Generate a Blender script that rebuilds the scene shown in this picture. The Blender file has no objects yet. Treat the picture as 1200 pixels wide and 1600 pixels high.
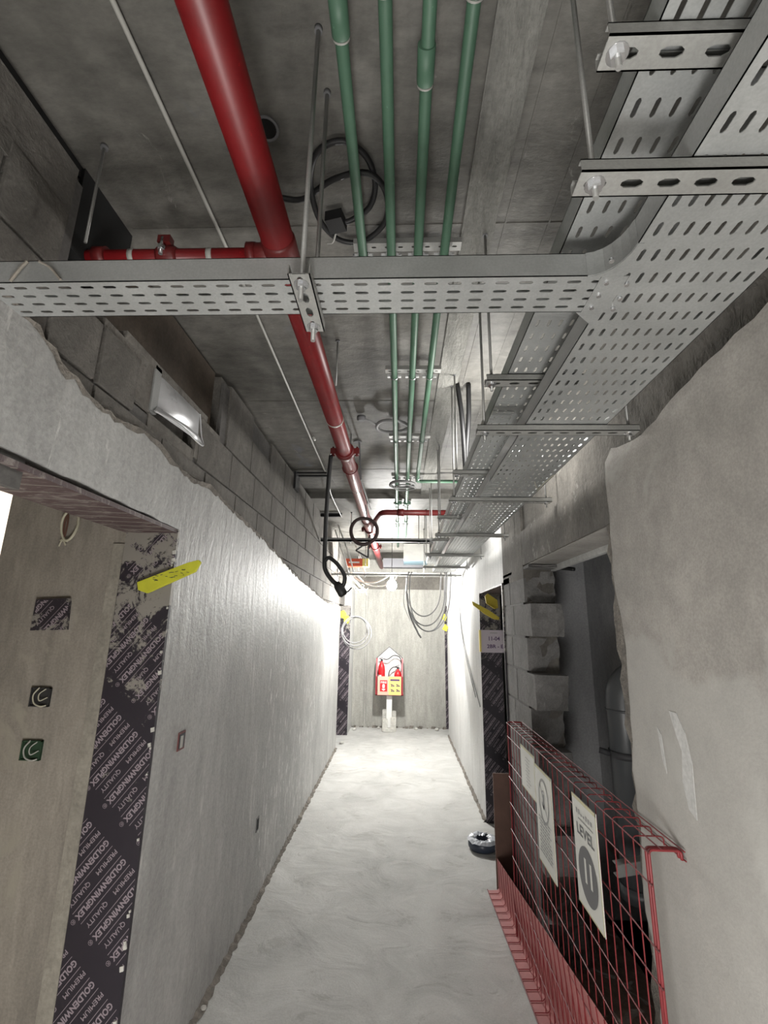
import bpy, bmesh, math, random
from mathutils import Vector, Matrix
random.seed(11)
C = bpy.context.scene.collection
PI = math.pi

# ---------------------------------------------------------------- camera
cd = bpy.data.cameras.new('camera'); cam = bpy.data.objects.new('camera', cd); C.objects.link(cam)
cd.sensor_fit = 'VERTICAL'; cd.sensor_height = 36.0; cd.sensor_width = 27.0
cd.lens = 720.0/1600.0*36.0; cd.clip_start = 0.02; cd.clip_end = 60
MW = ((0.99932188, 0.00639361, -0.03626156), (0.03370996, 0.23731814, 0.97084692), (0.01481275, -0.97141095, 0.23694168))
cam.matrix_world = Matrix(((MW[0][0], -MW[0][1], -MW[0][2], 0), (MW[1][0], -MW[1][1], -MW[1][2], 0),
                           (MW[2][0], -MW[2][1], -MW[2][2], 1.7), (0, 0, 0, 1)))
bpy.context.scene.camera = cam
# ---------------------------------------------------------------- world, lamps, exposure
BULB_E = 1350.0      # radiance of the far bulb
FLOOR_FILL_W = 88.0       # watts of the added fill lamp low under the camera
w = bpy.data.worlds.new('world'); bpy.context.scene.world = w; w.use_nodes = True
w.node_tree.nodes['Background'].inputs[0].default_value = (0.75, 0.85, 1.0, 1); w.node_tree.nodes['Background'].inputs[1].default_value = 0.03
vs = bpy.context.scene.view_settings
vs.view_transform = 'Standard'; vs.look = 'None'; vs.exposure = 0.15; vs.gamma = 1.0; vs.use_curve_mapping = False
def lamp(name, loc, watts, col, r):
    l = bpy.data.lights.new(name, 'POINT'); l.energy = watts; l.color = col; l.shadow_soft_size = r
    o = bpy.data.objects.new(name, l); C.objects.link(o); o.location = loc; return o
lamp('floor_fill_light', (-0.10, 0.0, 0.5), FLOOR_FILL_W, (1.0, 0.98, 0.95), 0.28)  # unseen fill, added to brighten the near walls and tray undersides
for yy in (2.2, 3.8): lamp('tray_top_fill', (0.45, yy, 2.60), 15.0, (1.0, 0.98, 0.94), 0.06)  # hidden fills added above the trays to brighten the mid ceiling
lamp('rear_fill_light', (-0.60, -1.0, 2.1), 15.0, (1.0, 0.97, 0.92), 0.15)  # unseen fill added behind the camera to lift the shaft ledge
lamp('room_fill_light', (-2.5, 2.7, 2.3), 90.0, (1.0, 0.90, 0.80), 0.1)  # added hidden lamp, stands in for daylight in the side room

# ---------------------------------------------------------------- dimensions
LX, RX, EY, CZ = -0.895, 0.78, 8.47, 2.97
# ================================================================ materials
def mat(name, col, rough=0.6, metal=0.0, emit=None, spec=None):
    m = bpy.data.materials.new(name); m.use_nodes = True
    b = m.node_tree.nodes['Principled BSDF']
    b.inputs['Base Color'].default_value = (*col, 1); b.inputs['Roughness'].default_value = rough; b.inputs['Metallic'].default_value = metal
    if emit: b.inputs['Emission Color'].default_value = (*emit[0], 1); b.inputs['Emission Strength'].default_value = emit[1]
    if spec is not None: b.inputs['Specular IOR Level'].default_value = spec
    return m
class NT:
    def __init__(s, m): s.t = m.node_tree; s.b = s.t.nodes['Principled BSDF']; s.tc = s.t.nodes.new('ShaderNodeTexCoord')
    def link(s, a, b): s.t.links.new(a, b)
    def noise(s, scale, detail=4, rough=0.6, vec=(1,1,1), dist=0.0, rot=(0,0,0)):
        mp = s.t.nodes.new('ShaderNodeMapping'); mp.inputs['Scale'].default_value = vec; mp.inputs['Rotation'].default_value = rot
        s.link(s.tc.outputs['Object'], mp.inputs['Vector'])
        n = s.t.nodes.new('ShaderNodeTexNoise'); n.inputs['Scale'].default_value = scale; n.inputs['Detail'].default_value = detail
        n.inputs['Roughness'].default_value = rough; n.inputs['Distortion'].default_value = dist
        s.link(mp.outputs['Vector'], n.inputs['Vector']); return n.outputs['Fac']
    def ramp(s, fac, stops):
        r = s.t.nodes.new('ShaderNodeValToRGB'); e = r.color_ramp.elements
        while len(e) < len(stops): e.new(0.5)
        for i, (p, c) in enumerate(stops):
            e[i].position = p; e[i].color = (*c, 1) if not isinstance(c, (int, float)) else (c, c, c, 1)
        s.link(fac, r.inputs['Fac']); return r.outputs['Color']
    def mix(s, fac, a, b, mode='MIX'):
        n = s.t.nodes.new('ShaderNodeMix'); n.data_type = 'RGBA'; n.blend_type = mode
        for v, i in ((fac, 0), (a, 6), (b, 7)):
            if isinstance(v, (int, float)): n.inputs[i].default_value = v
            elif isinstance(v, tuple): n.inputs[i].default_value = (*v, 1)
            else: s.link(v, n.inputs[i])
        return n.outputs[2]
    def math(s, op, a, b=0.0):
        n = s.t.nodes.new('ShaderNodeMath'); n.operation = op
        for i, v in enumerate((a, b)):
            if isinstance(v, (int, float)): n.inputs[i].default_value = v
            else: s.link(v, n.inputs[i])
        return n.outputs[0]
    def z(s):
        n = s.t.nodes.new('ShaderNodeSeparateXYZ'); s.link(s.tc.outputs['Object'], n.inputs[0]); return n.outputs
    def bump(s, h, strength=0.3, dist=0.01):
        n = s.t.nodes.new('ShaderNodeBump'); n.inputs['Strength'].default_value = strength; n.inputs['Distance'].default_value = dist
        s.link(h, n.inputs['Height']); s.link(n.outputs['Normal'], s.b.inputs['Normal'])
    def color(s, c): s.link(c, s.b.inputs['Base Color'])
def sc(c, k): return tuple(min(1, x*k) for x in c)
def concrete(name, base, amp=0.35, scale=2.0, streak=(1,1,1), bstr=0.35, fine=60, rough=0.85, patch=None, scratches=None, bd=0.008, lower=None, dashes=None):
    m = mat(name, base, rough); t = NT(m)
    big = t.noise(scale, 6, 0.6, streak, 0.6); fin = t.noise(fine, 3, 0.6); med = t.noise(scale*6, 5, 0.65, streak, 0.3)
    c = t.ramp(big, [(0.3, sc(base, 1-amp)), (0.7, sc(base, 1+amp*0.6))])
    c = t.mix(0.45, c, t.ramp(med, [(0.3, 0.36), (0.7, 0.64)]), 'OVERLAY')
    c = t.mix(0.25, c, t.ramp(fin, [(0.35, 0.3), (0.65, 0.7)]), 'OVERLAY')
    if patch:
        pc, ps, thr = patch
        c = t.mix(t.ramp(t.noise(ps, 5, 0.6, (1,1,1), 1.2), [(thr, 0), (thr+0.06, 1)]), c, pc)
    if scratches:
        sv, col2, thr = scratches
        c = t.mix(t.ramp(t.noise(3, 6, 0.7, sv, 0.4), [(thr, 0), (thr+0.05, 1)]), c, col2)
    if lower:      # later, paler coat trowelled on below a wavy line
        zz, lc = lower; e = t.math('ADD', t.z()[2], t.math('MULTIPLY', t.noise(3.2, 3, 0.5), 0.55))
        c = t.mix(t.ramp(t.math('SUBTRACT', e, zz-0.22), [(0.5-0.02, 0.5),(0.5+0.02, 0)]), c, lc)
    if dashes:     # lime drips
        y0_, y1_, dc = dashes; yy = t.z()[1]
        mk = t.math('MULTIPLY', t.math('GREATER_THAN', yy, y0_), t.math('LESS_THAN', yy, y1_))
        c = t.mix(t.math('MULTIPLY', mk, t.ramp(t.noise(9, 3, 0.5, (1,4,0.9), 0.6), [(0.60, 0), (0.64, 0.85)])), c, dc)
    t.color(c)
    h = t.math('ADD', t.math('MULTIPLY', med, 1.0), t.math('MULTIPLY', fin, 0.25))
    t.bump(h, bstr, bd); return m
M = {}
M['plaster_l'] = concrete('grey_plaster', (0.36,0.36,0.35), 0.24, 1.5, (1,1.8,0.6), 0.6, 70, 0.55, scratches=((1,5,0.7),(0.52,0.52,0.5),0.62), bd=0.012, dashes=(3.3, 5.2, (0.62,0.62,0.6)))
M['plaster_r'] = concrete('warm_plaster', (0.335,0.318,0.295), 0.22, 1.8, (1,1,1), 0.25, 150, 0.85, patch=((0.40,0.39,0.365),1.3,0.58), lower=(1.62,(0.43,0.425,0.405)))
M['plaster_in'] = concrete('room_plaster', (0.27,0.245,0.21), 0.3, 2.2, (2.5,1,0.6), 0.3, 120, 0.85, patch=((0.31,0.285,0.235),2.0,0.6))
M['plaster_in2'] = concrete('room_plaster_edge', (0.28,0.26,0.22), 0.25, 6, (1,1,0.6), 0.4, 90, 0.85)
M['plaster_far'] = concrete('far_plaster', (0.50,0.50,0.49), 0.12, 1.5, (1,3,0.5), 0.35, 80, 0.7, scratches=((1,7,0.5),(0.36,0.36,0.36),0.64))
M['plaster_end'] = concrete('end_wall_plaster', (0.36,0.355,0.325), 0.2, 1.6, (2.5,1,0.5), 0.3, 80, 0.85, scratches=((8,1,0.5),(0.5,0.5,0.47),0.70))
M['edge'] = concrete('broken_plaster', (0.22,0.20,0.175), 0.5, 8, (1,1,1), 1.0, 60, 0.95, bd=0.02)
M['block'] = concrete('block_grey', (0.13,0.122,0.11), 0.4, 5, (1,1,1), 0.9, 130, 0.95, bd=0.008)
M['block_jamb'] = concrete('block_jamb_grey', (0.19,0.185,0.18), 0.25, 6, (1,1,1), 0.9, 110, 0.95, bd=0.008)
M['brown'] = concrete('brown_render', (0.085,0.066,0.05), 0.3, 3, (1,1,1), 0.6, 80, 0.95)
M['rough'] = concrete('rough_render', (0.15,0.14,0.125), 0.45, 3, (1,1,0.6), 0.9, 60, 0.95, scratches=((1,2,2),(0.24,0.23,0.21),0.62), bd=0.015)
M['shaft'] = concrete('shaft_plaster', (0.36,0.36,0.365), 0.12, 1.5, (1,1,0.5), 0.2, 80, 0.9)
M['ledge'] = concrete('dusty_ledge', (0.24,0.17,0.14), 0.5, 4, (1,1,1), 0.9, 50, 0.95, patch=((0.45,0.41,0.38),5,0.60))
M['mortar'] = concrete('mortar_joint', (0.11,0.105,0.10), 0.3, 6)
M['white_room'] = mat('room_white_paint', (0.85,0.8,0.72), 0.8)
# ceiling: formwork-cast slab
m = mat('cast_slab', (0.2,0.195,0.175), 0.6); t = NT(m)
b1 = t.noise(1.2, 6, 0.6, (1.6,0.8,1), 0.5); b2 = t.noise(9, 6, 0.7, (1,2.2,1)); b3 = t.noise(90, 2); bl = t.noise(0.9, 1, 0.4, (1,1,1))
c = t.ramp(b1, [(0.32,(0.065,0.062,0.055)),(0.5,(0.125,0.12,0.108)),(0.68,(0.215,0.208,0.19))])
c = t.mix(0.8, c, t.ramp(b2, [(0.3,0.28),(0.7,0.72)]), 'OVERLAY')
c = t.mix(t.ramp(t.noise(2.3, 3, 0.5, (1,1,1), 1.5), [(0.70,0),(0.78,0.5)]), c, (0.15,0.17,0.22))
c = t.mix(t.ramp(t.noise(7, 6, 0.8, (1,0.5,1), 1.0), [(0.64,0),(0.70,0.6)]), c, (0.32,0.31,0.29))
t.color(c); t.bump(t.math('ADD', b2, t.math('MULTIPLY', b3, 0.2)), 0.5, 0.006); M['slab'] = m
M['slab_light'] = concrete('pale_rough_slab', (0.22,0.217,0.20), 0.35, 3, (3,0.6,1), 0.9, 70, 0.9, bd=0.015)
# floor screed with trowel marks
m = mat('screed_floor', (0.45,0.44,0.42), 0.75); t = NT(m)
b1 = t.noise(1.5, 5, 0.55, (1,1,1), 0.4); b2 = t.noise(3.5, 4, 0.5, (1,1.3,1), 1.2); b3 = t.noise(120, 2); b4 = t.noise(3.2, 6, 0.7, (1.0,1.4,1), 1.6)
c = t.ramp(b1, [(0.3,(0.42,0.42,0.405)),(0.7,(0.54,0.538,0.52))])
c = t.mix(0.3, c, t.ramp(b2, [(0.3,0.32),(0.7,0.68)]), 'OVERLAY')
c = t.mix(t.ramp(b4, [(0.36,0.45),(0.42,0)]), c, (0.30,0.29,0.27))
c = t.mix(0.12, c, t.ramp(b3, [(0.3,0.2),(0.7,0.8)]), 'OVERLAY')
t.color(c); t.bump(t.math('ADD', t.math('MULTIPLY', b2, 1.4), t.math('ADD', b4, t.math('MULTIPLY', b3, 0.06))), 0.5, 0.02); M['floor'] = m
# metals
def galv(name, base, rough, metal=0.45):
    m = mat(name, base, rough, metal); t = NT(m)
    n1 = t.noise(3.5, 4, 0.6, (1,1,1), 0.5); n2 = t.noise(220, 2)
    c = t.ramp(n1, [(0.3, sc(base, 0.82)), (0.7, sc(base, 1.15))]); c = t.mix(0.12, c, t.ramp(n2, [(0.3,0.2),(0.7,0.8)]), 'OVERLAY'); t.color(c)
    t.link(t.ramp(n1, [(0.3, rough*0.8), (0.7, min(1, rough*1.25))]), t.b.inputs['Roughness']); t.bump(n2, 0.08, 0.001); return m
M['galv'] = galv('galvanised_sheet', (0.42,0.43,0.425), 0.42)
M['galv_dull'] = galv('galvanised_strut', (0.36,0.36,0.345), 0.5, 0.4)
M['rod'] = galv('threaded_rod_steel', (0.36,0.36,0.35), 0.45, 0.6)
M['flap'] = galv('bright_duct_sheet', (0.72,0.73,0.75), 0.3, 0.45)
M['shiny'] = mat('bright_zinc', (0.75,0.76,0.78), 0.22, 0.95)
def paint(name, base, rough=0.35, amp=0.25):
    m = mat(name, base, rough); t = NT(m)
    n1 = t.noise(6, 5, 0.65, (1,1,1), 0.4); n2 = t.noise(60, 3)
    c = t.ramp(n1, [(0.3, sc(base, 1-amp)), (0.7, sc(base, 1+amp))]); c = t.mix(t.ramp(n2, [(0.69,0),(0.74,0.5)]), c, sc(base, 2.2)); t.color(c)
    t.bump(n2, 0.05, 0.002); return m
M['red'] = paint('red_pipe_paint', (0.16,0.006,0.008), 0.40)
M['red_dark'] = paint('dark_red_fitting', (0.11,0.010,0.010), 0.45)
M['green'] = paint('green_pipe_plastic', (0.07,0.145,0.095), 0.5, 0.15)
M['black'] = mat('black_cable', (0.014,0.014,0.015), 0.5)
M['hole_shade'] = mat('painted_hole_shade', (0.004,0.004,0.004), 1.0)  # near-black colour standing in for the shade inside holes and gaps
M['brownring'] = mat('purple_brown_hose', (0.05,0.028,0.028), 0.5)
M['pvc_grey'] = mat('grey_conduit', (0.36,0.355,0.33), 0.5)
M['pvc_white'] = mat('white_conduit', (0.66,0.66,0.64), 0.5)
M['wire_grey'] = mat('grey_wire', (0.20,0.20,0.20), 0.5)
M['wire_pale'] = mat('pale_wire', (0.45,0.43,0.33), 0.5)
M['shaftpipe'] = mat('dark_grey_pipe', (0.075,0.08,0.085), 0.35)
M['redwire'] = paint('red_mesh_paint', (0.20,0.022,0.026), 0.5)
M['skirt'] = paint('faded_red_sheet', (0.46,0.17,0.165), 0.55, 0.12)
M['brownboard'] = paint('brown_board', (0.10,0.05,0.035), 0.6)
M['yellow'] = paint('yellow_foam', (0.50,0.50,0.03), 0.7, 0.15)
M['ochre'] = paint('ochre_foam', (0.50,0.40,0.04), 0.7, 0.15)
M['paper'] = mat('laminated_paper', (0.62,0.62,0.58), 0.35)
M['paper_edge'] = mat('yellowed_edge', (0.55,0.52,0.33), 0.45)
M['sign_lilac'] = mat('pale_lilac_sign', (0.62,0.56,0.62), 0.4)
M['ink'] = mat('dark_ink', (0.05,0.05,0.055), 0.6)
M['ink_grey'] = mat('grey_ink', (0.13,0.13,0.135), 0.6)
M['ink_soft'] = mat('soft_grey_ink', (0.33,0.33,0.33), 0.6)
M['purple_ink'] = mat('purple_ink', (0.10,0.05,0.14), 0.6)
M['ext_red'] = mat('extinguisher_red', (0.55,0.015,0.02), 0.3)
M['ext_frame'] = mat('cabinet_red', (0.30,0.02,0.03), 0.45)
M['ext_yellow'] = mat('sign_yellow', (0.80,0.68,0.20), 0.5)
M['ext_pink'] = mat('sign_pink', (0.75,0.45,0.35), 0.5)
M['white'] = mat('white_board', (0.72,0.72,0.70), 0.6)
M['offwhite'] = concrete('dusty_white_plaster_lump', (0.55,0.54,0.50), 0.2, 20)
M['blueduct'] = mat('pale_blue_duct', (0.05,0.08,0.095), 0.5)
M['tape_blue'] = mat('dark_blue_tape', (0.035,0.045,0.07), 0.35)
M['plastic_white'] = mat('crumpled_white_film', (0.6,0.63,0.68), 0.3)
M['orange'] = mat('orange_red_print', (0.55,0.08,0.03), 0.5)
M['bulb'] = mat('lit_bulb', (1,1,1), 0.5, emit=((1.0,0.985,0.95), BULB_E))
M['lamp_socket'] = mat('lamp_socket_white', (0.6,0.6,0.6), 0.5)
M['boxgreen'] = mat('socket_box_green', (0.02,0.05,0.025), 0.6)
M['boxdark'] = mat('socket_box_dark', (0.03,0.03,0.03), 0.6)
M['redbox'] = mat('dusty_red_box', (0.13,0.04,0.04), 0.6)
def smeared(name, base, level):
    m = mat(name, base, 0.55); t = NT(m); z = t.z()[2]
    n = t.noise(9, 8, 0.75, (1,1,1), 0.8); n2 = t.noise(60, 4, 0.7)
    f = t.math('ADD', t.math('ADD', n, t.math('MULTIPLY', n2, 0.25)), t.math('MULTIPLY', t.math('SUBTRACT', z, level), 0.22))
    t.color(t.mix(t.ramp(f, [(0.69,0),(0.735,1)]), base, (0.24,0.225,0.20))); t.bump(n2, 0.2, 0.003); return m
M['ply'] = smeared('dark_film_plywood', (0.018,0.014,0.021), 1.45)
M['ply_ink'] = smeared('plywood_lettering', (0.27,0.225,0.25), 1.45)
m = mat('brown_film_plywood', (0.08,0.055,0.055), 0.6); t = NT(m)
t.color(t.mix(t.ramp(t.noise(12, 6, 0.7, (1,2,1), 1), [(0.5,0),(0.65,1)]), (0.075,0.048,0.05), (0.23,0.20,0.185))); M['plybrown'] = m

# ================================================================ mesh helper
class MB:
    def __init__(s): s.b = bmesh.new()
    def face(s, pts, mi=0):
        f = s.b.faces.new([s.b.verts.new(p) for p in pts]); f.material_index = mi; return f
    def hexa(s, p):          # 8 points: bottom 4 ccw, top 4 ccw
        v = [s.b.verts.new(q) for q in p]
        for f in ((3,2,1,0),(4,5,6,7),(0,1,5,4),(1,2,6,5),(2,3,7,6),(3,0,4,7)): s.b.faces.new([v[i] for i in f])
        return s
    def box(s, x0, x1, y0, y1, z0, z1):
        return s.hexa([(x0,y0,z0),(x1,y0,z0),(x1,y1,z0),(x0,y1,z0),(x0,y0,z1),(x1,y0,z1),(x1,y1,z1),(x0,y1,z1)])
    def obox(s, c, ax, ay, az):      # oriented box: centre and half-axis vectors
        c, ax, ay, az = map(Vector, (c, ax, ay, az)); P = []
        for k in (-1, 1):
            for i, j in ((-1,-1),(1,-1),(1,1),(-1,1)): P.append(c+ax*i+ay*j+az*k)
        return s.hexa(P)
    def tube(s, pts, r, n=10, closed=False, caps=True):
        pts = [Vector(p) for p in pts]; N = len(pts); rs = r if isinstance(r, (list, tuple)) else [r]*N
        rings = []; up = None
        for i, p in enumerate(pts):
            if closed: d = pts[(i+1) % N]-pts[i-1]
            else: d = pts[min(i+1, N-1)]-pts[max(i-1, 0)]
            if d.length < 1e-9: d = Vector((0,0,1))
            d.normalize()
            if up is None:
                up = Vector((0,0,1)) if abs(d.z) < 0.9 else Vector((1,0,0))
            u = up-d*up.dot(d)
            if u.length < 1e-5: u = d.orthogonal()
            u.normalize(); v = d.cross(u); up = u
            rings.append([s.b.verts.new(p+(u*math.cos(a)+v*math.sin(a))*rs[i]) for a in [2*PI*k/n for k in range(n)]])
        M_ = N if closed else N-1
        for i in range(M_):
            a, b = rings[i], rings[(i+1) % N]
            for k in range(n):
                f = s.b.faces.new((a[k], a[(k+1)%n], b[(k+1)%n], b[k])); f.smooth = n > 6
        if caps and not closed:
            s.b.faces.new(rings[0][::-1]); s.b.faces.new(rings[-1])
        return s
    def cyl(s, a, b, r, n=12): return s.tube([a, b], r, n)
    def ring(s, c, r, rt, axis='Y', n=36, m=8, e=1.0, wob=0.0):
        P = []
        for k in range(n):
            a = 2*PI*k/n; rr = r*(1+wob*math.sin(3*a+1)); u, v = rr*math.cos(a), rr*math.sin(a)*e
            P.append({'Y': (c[0]+u, c[1]+0.02*wob*math.sin(2*a), c[2]+v), 'Z': (c[0]+u, c[1]+v, c[2]), 'X': (c[0], c[1]+u, c[2]+v)}[axis])
        return s.tube(P, rt, m, closed=True)
    def prism(s, poly, a, b, axis='X'):   # polygon in the plane normal to axis, between a and b
        def P(q, h): return {'X': (h, q[0], q[1]), 'Y': (q[0], h, q[1]), 'Z': (q[0], q[1], h)}[axis]
        A = [s.b.verts.new(P(q, a)) for q in poly]; B = [s.b.verts.new(P(q, b)) for q in poly]
        s.b.faces.new(A); s.b.faces.new(B[::-1]); n = len(poly)
        for i in range(n): s.b.faces.new((A[i], B[i], B[(i+1)%n], A[(i+1)%n]))
        return s
    def lathe(s, c, prof, n=20):     # (r, z) profile round a vertical axis
        rings = [[s.b.verts.new((c[0]+r*math.cos(2*PI*k/n), c[1]+r*math.sin(2*PI*k/n), c[2]+z)) for k in range(n)] for r, z in prof]
        for a, b in zip(rings, rings[1:]):
            for k in range(n): s.b.faces.new((a[k], a[(k+1)%n], b[(k+1)%n], b[k])).smooth = True
        s.b.faces.new(rings[0][::-1]); s.b.faces.new(rings[-1]); return s
    def slots(s, o, u, v, nrm, nu, nv, pu, pv, su, sv, t=0.0016):
        """perforated sheet: nu x nv cells of pitch pu, pv with a long hole su x sv along u"""
        o, u, v, nrm = map(Vector, (o, u, v, nrm)); a, b = su/2, sv/2
        H = [(-(a-b),-b),(a-b,-b),(a,-.4*b),(a,.4*b),(a-b,b),(-(a-b),b),(-a,.4*b),(-a,-.4*b)]
        grid = []
        for L in (0, 1):
            G = [[s.b.verts.new(o+u*(i*pu)+v*(j*pv)+nrm*(L*t)) for j in range(nv+1)] for i in range(nu+1)]
            HH = {}
            for i in range(nu):
                for j in range(nv):
                    h = [s.b.verts.new(o+u*((i+.5)*pu+x)+v*((j+.5)*pv+y)+nrm*(L*t)) for x, y in H]; HH[i,j] = h
                    c0, c1, c2, c3 = G[i][j], G[i+1][j], G[i+1][j+1], G[i][j+1]
                    for f in ((c0,c1,h[1],h[0]), (c1,c2,h[4],h[3],h[2],h[1]), (c2,c3,h[5],h[4]), (c3,c0,h[0],h[7],h[6],h[5])):
                        s.b.faces.new(f if L else f[::-1])
            grid.append((G, HH))
        for k in grid[0][1]:
            A, B = grid[0][1][k], grid[1][1][k]
            for i in range(8): s.b.faces.new((A[i], A[(i+1)%8], B[(i+1)%8], B[i]))
        return s
    def build(s, name, m, parent=None, recalc=True):
        if recalc: bmesh.ops.recalc_face_normals(s.b, faces=s.b.faces)
        me = bpy.data.meshes.new(name); s.b.to_mesh(me); s.b.free(); me.materials.append(M[m] if isinstance(m, str) else m)
        o = bpy.data.objects.new(name, me); C.objects.link(o)
        if parent is not None:
            o.parent = parent; o.location = (0,0,0)
            o.matrix_parent_inverse = parent_inv(parent)
        return o
def parent_inv(p):
    return Matrix.Translation(-p.location) if p.parent is None else Matrix.Identity(4)   # parts are built in world coordinates
def tag(o, label, cat, group=None, kind=None):
    o['label'] = label; o['category'] = cat
    if group: o['group'] = group
    if kind: o['kind'] = kind
    return o
def thing(name, label, cat, loc, group=None):
    o = bpy.data.objects.new(name, None); C.objects.link(o); o.location = loc; o.empty_display_size = 0.05
    return tag(o, label, cat, group)
def struct(o, label=None, cat=None):
    o['kind'] = 'structure'
    if label: o['label'] = label
    if cat: o['category'] = cat
    return o

# text as flat clipped meshes -------------------------------------------------
_tc = {}
def glyphs(txt, size, bold=0.0):
    k = (txt, size, bold)
    if k not in _tc:
        cu = bpy.data.curves.new('t', 'FONT'); cu.body = txt; cu.size = size; cu.resolution_u = 2; cu.offset = bold; cu.align_x = 'LEFT'
        o = bpy.data.objects.new('t', cu); C.objects.link(o); bpy.context.view_layer.update()
        me = bpy.data.meshes.new_from_object(o.evaluated_get(bpy.context.evaluated_depsgraph_get()))
        vs_ = [tuple(v.co[:2]) for v in me.vertices]; fs = [tuple(p.vertices) for p in me.polygons]
        C.objects.unlink(o); bpy.data.objects.remove(o); bpy.data.meshes.remove(me)
        xs = [v[0] for v in vs_] or [0]; _tc[k] = (vs_, fs, max(xs))
    return _tc[k]
def put_text(bm, txt, size, org, ux, uy, bold=0.0, center=False, width=None, sq=1.0):
    vs_, fs, wd = glyphs(txt, size, bold); org, ux, uy = Vector(org), Vector(ux), Vector(uy)
    k = (width/wd) if width else sq
    off = -wd*k/2 if center else 0
    V = [bm.verts.new(org+ux*(x*k+off)+uy*y) for x, y in vs_]
    for f in fs:
        try: bm.faces.new([V[i] for i in f])
        except ValueError: pass
def ply_text(name, parent, org, ux, uz, W, H, nrm, mname='ply_ink', s=1.0, ph=(0.0, 0.0)):
    """diagonal rows of GOLDENWINGPLEX / PREMIUM QUALITY clipped to a W x H panel; org lower left, ux right, uz up"""
    ang = math.radians(-128.5); bx = Vector((math.cos(ang), math.sin(ang), 0)); by = Vector((-math.sin(ang), math.cos(ang), 0))
    bm = bmesh.new(); P, R = 0.305*s, 0.088*s; diag = math.hypot(W, H)+P
    n1, n2 = int(diag/P)+2, int(diag/R)+2; cen = Vector((W/2, H/2, 0))
    for j in range(-n2, n2+1):
        for i in range(-n1, n1+1):
            o = cen+bx*(i*P+ph[0])+by*(j*R+ph[1])
            mid = o+bx*P*0.4
            if mid.x < -0.3*s or mid.x > W+0.3*s or mid.y < -0.3*s or mid.y > H+0.3*s: continue
            put_text(bm, 'GOLDENWINGPLEX', 0.027*s, o, bx, by, 0.0010*s, width=0.225*s)
            put_text(bm, '®', 0.022*s, o+bx*0.231*s, bx, by)
            put_text(bm, 'PREMIUM', 0.021*s, o+bx*0.0*s+by*0.046*s, bx, by, 0.0003*s, width=0.092*s)
            put_text(bm, 'QUALITY', 0.021*s, o+bx*0.125*s+by*0.046*s, bx, by, 0.0003*s, width=0.092*s)
            for dy in (-0.0115*s, 0.031*s):
                a, b = o+by*dy, o+by*(dy+0.0018*s); bm.faces.new([bm.verts.new(q) for q in (a, a+bx*0.225*s, b+bx*0.225*s, b)])
    for co, no in (((0,0,0),(-1,0,0)), ((W,0,0),(1,0,0)), ((0,0,0),(0,-1,0)), ((0,H,0),(0,1,0))):
        bmesh.ops.bisect_plane(bm, geom=bm.verts[:]+bm.edges[:]+bm.faces[:], plane_co=co, plane_no=no, clear_outer=True)
    org, ux, uz, nrm = map(Vector, (org, ux, uz, nrm))
    for v in bm.verts: v.co = org+ux*v.co.x+uz*v.co.y+nrm*0.0006
    mb = MB(); mb.b.free(); mb.b = bm
    return mb.build(name, mname, parent, recalc=False)

# ================================================================ STRUCTURE
def jag(poly, n, amp, seed=0):
    """subdivide a polyline and roughen it"""
    rr = random.Random(seed); out = []
    for a, b in zip(poly, poly[1:]):
        L = math.hypot(b[0]-a[0], b[1]-a[1]); k = max(1, int(L/n))
        for i in range(k):
            f = i/k; out.append((a[0]+(b[0]-a[0])*f+rr.uniform(-amp, amp)*(i > 0), a[1]+(b[1]-a[1])*f+rr.uniform(-amp, amp)*(i > 0)))
    out.append(poly[-1]); return out

# floor -----------------------------------------------------------------
mb = MB(); nx, ny = 40, 200; X0, X1, Y0, Y1 = LX, RX, -3.0, EY
rnd = random.Random(4)
G = [[mb.b.verts.new((X0+(X1-X0)*i/nx, Y0+(Y1-Y0)*j/ny, 0.004*math.sin(i*0.9+j*0.31)*math.sin(j*0.53)+rnd.uniform(-.0012,.0012) if 0 < i < nx and 0 < j < ny else 0)) for j in range(ny+1)] for i in range(nx+1)]
for i in range(nx):
    for j in range(ny): mb.b.faces.new((G[i][j], G[i+1][j], G[i+1][j+1], G[i][j+1])).smooth = True
floor = struct(mb.build('floor', 'floor'))
mb = MB(); mb.box(-4.0, LX, -3.0, 9.6, -0.1, -0.0005); mb.box(LX, RX, -3.0, EY, -0.1, -0.006); mb.box(RX, 1.24, -3.0, 9.6, -0.1, -0.0005); mb.box(1.24, 2.4, 3.52, 9.6, -0.1, -0.0005)
mb.build('floor_slab', 'floor', floor)
# irregular dirt ridge where walls meet the floor
def ridge(name, x, y0, y1, side, m, seed):
    rr = random.Random(seed); mb = MB(); n = int((y1-y0)/0.03); P = []
    for k in range(n+1):
        y = y0+(y1-y0)*k/n; a = rr.uniform(0.006, 0.022); h = rr.uniform(0.004, 0.02)
        P.append([mb.b.verts.new(q) for q in ((x, y, h*1.6), (x+side*a*0.6, y, h), (x+side*(a+0.012), y, 0.001))])
    for A, B in zip(P, P[1:]):
        for k in range(2): mb.b.faces.new((A[k], A[k+1], B[k+1], B[k]))
    return struct(mb.build(name, m))
ridge('baseboard_left', LX, 1.82, 7.05, 1, 'edge', 1); ridge('baseboard_right', 0.785, 4.67, 7.95, -1, 'edge', 2)

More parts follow.
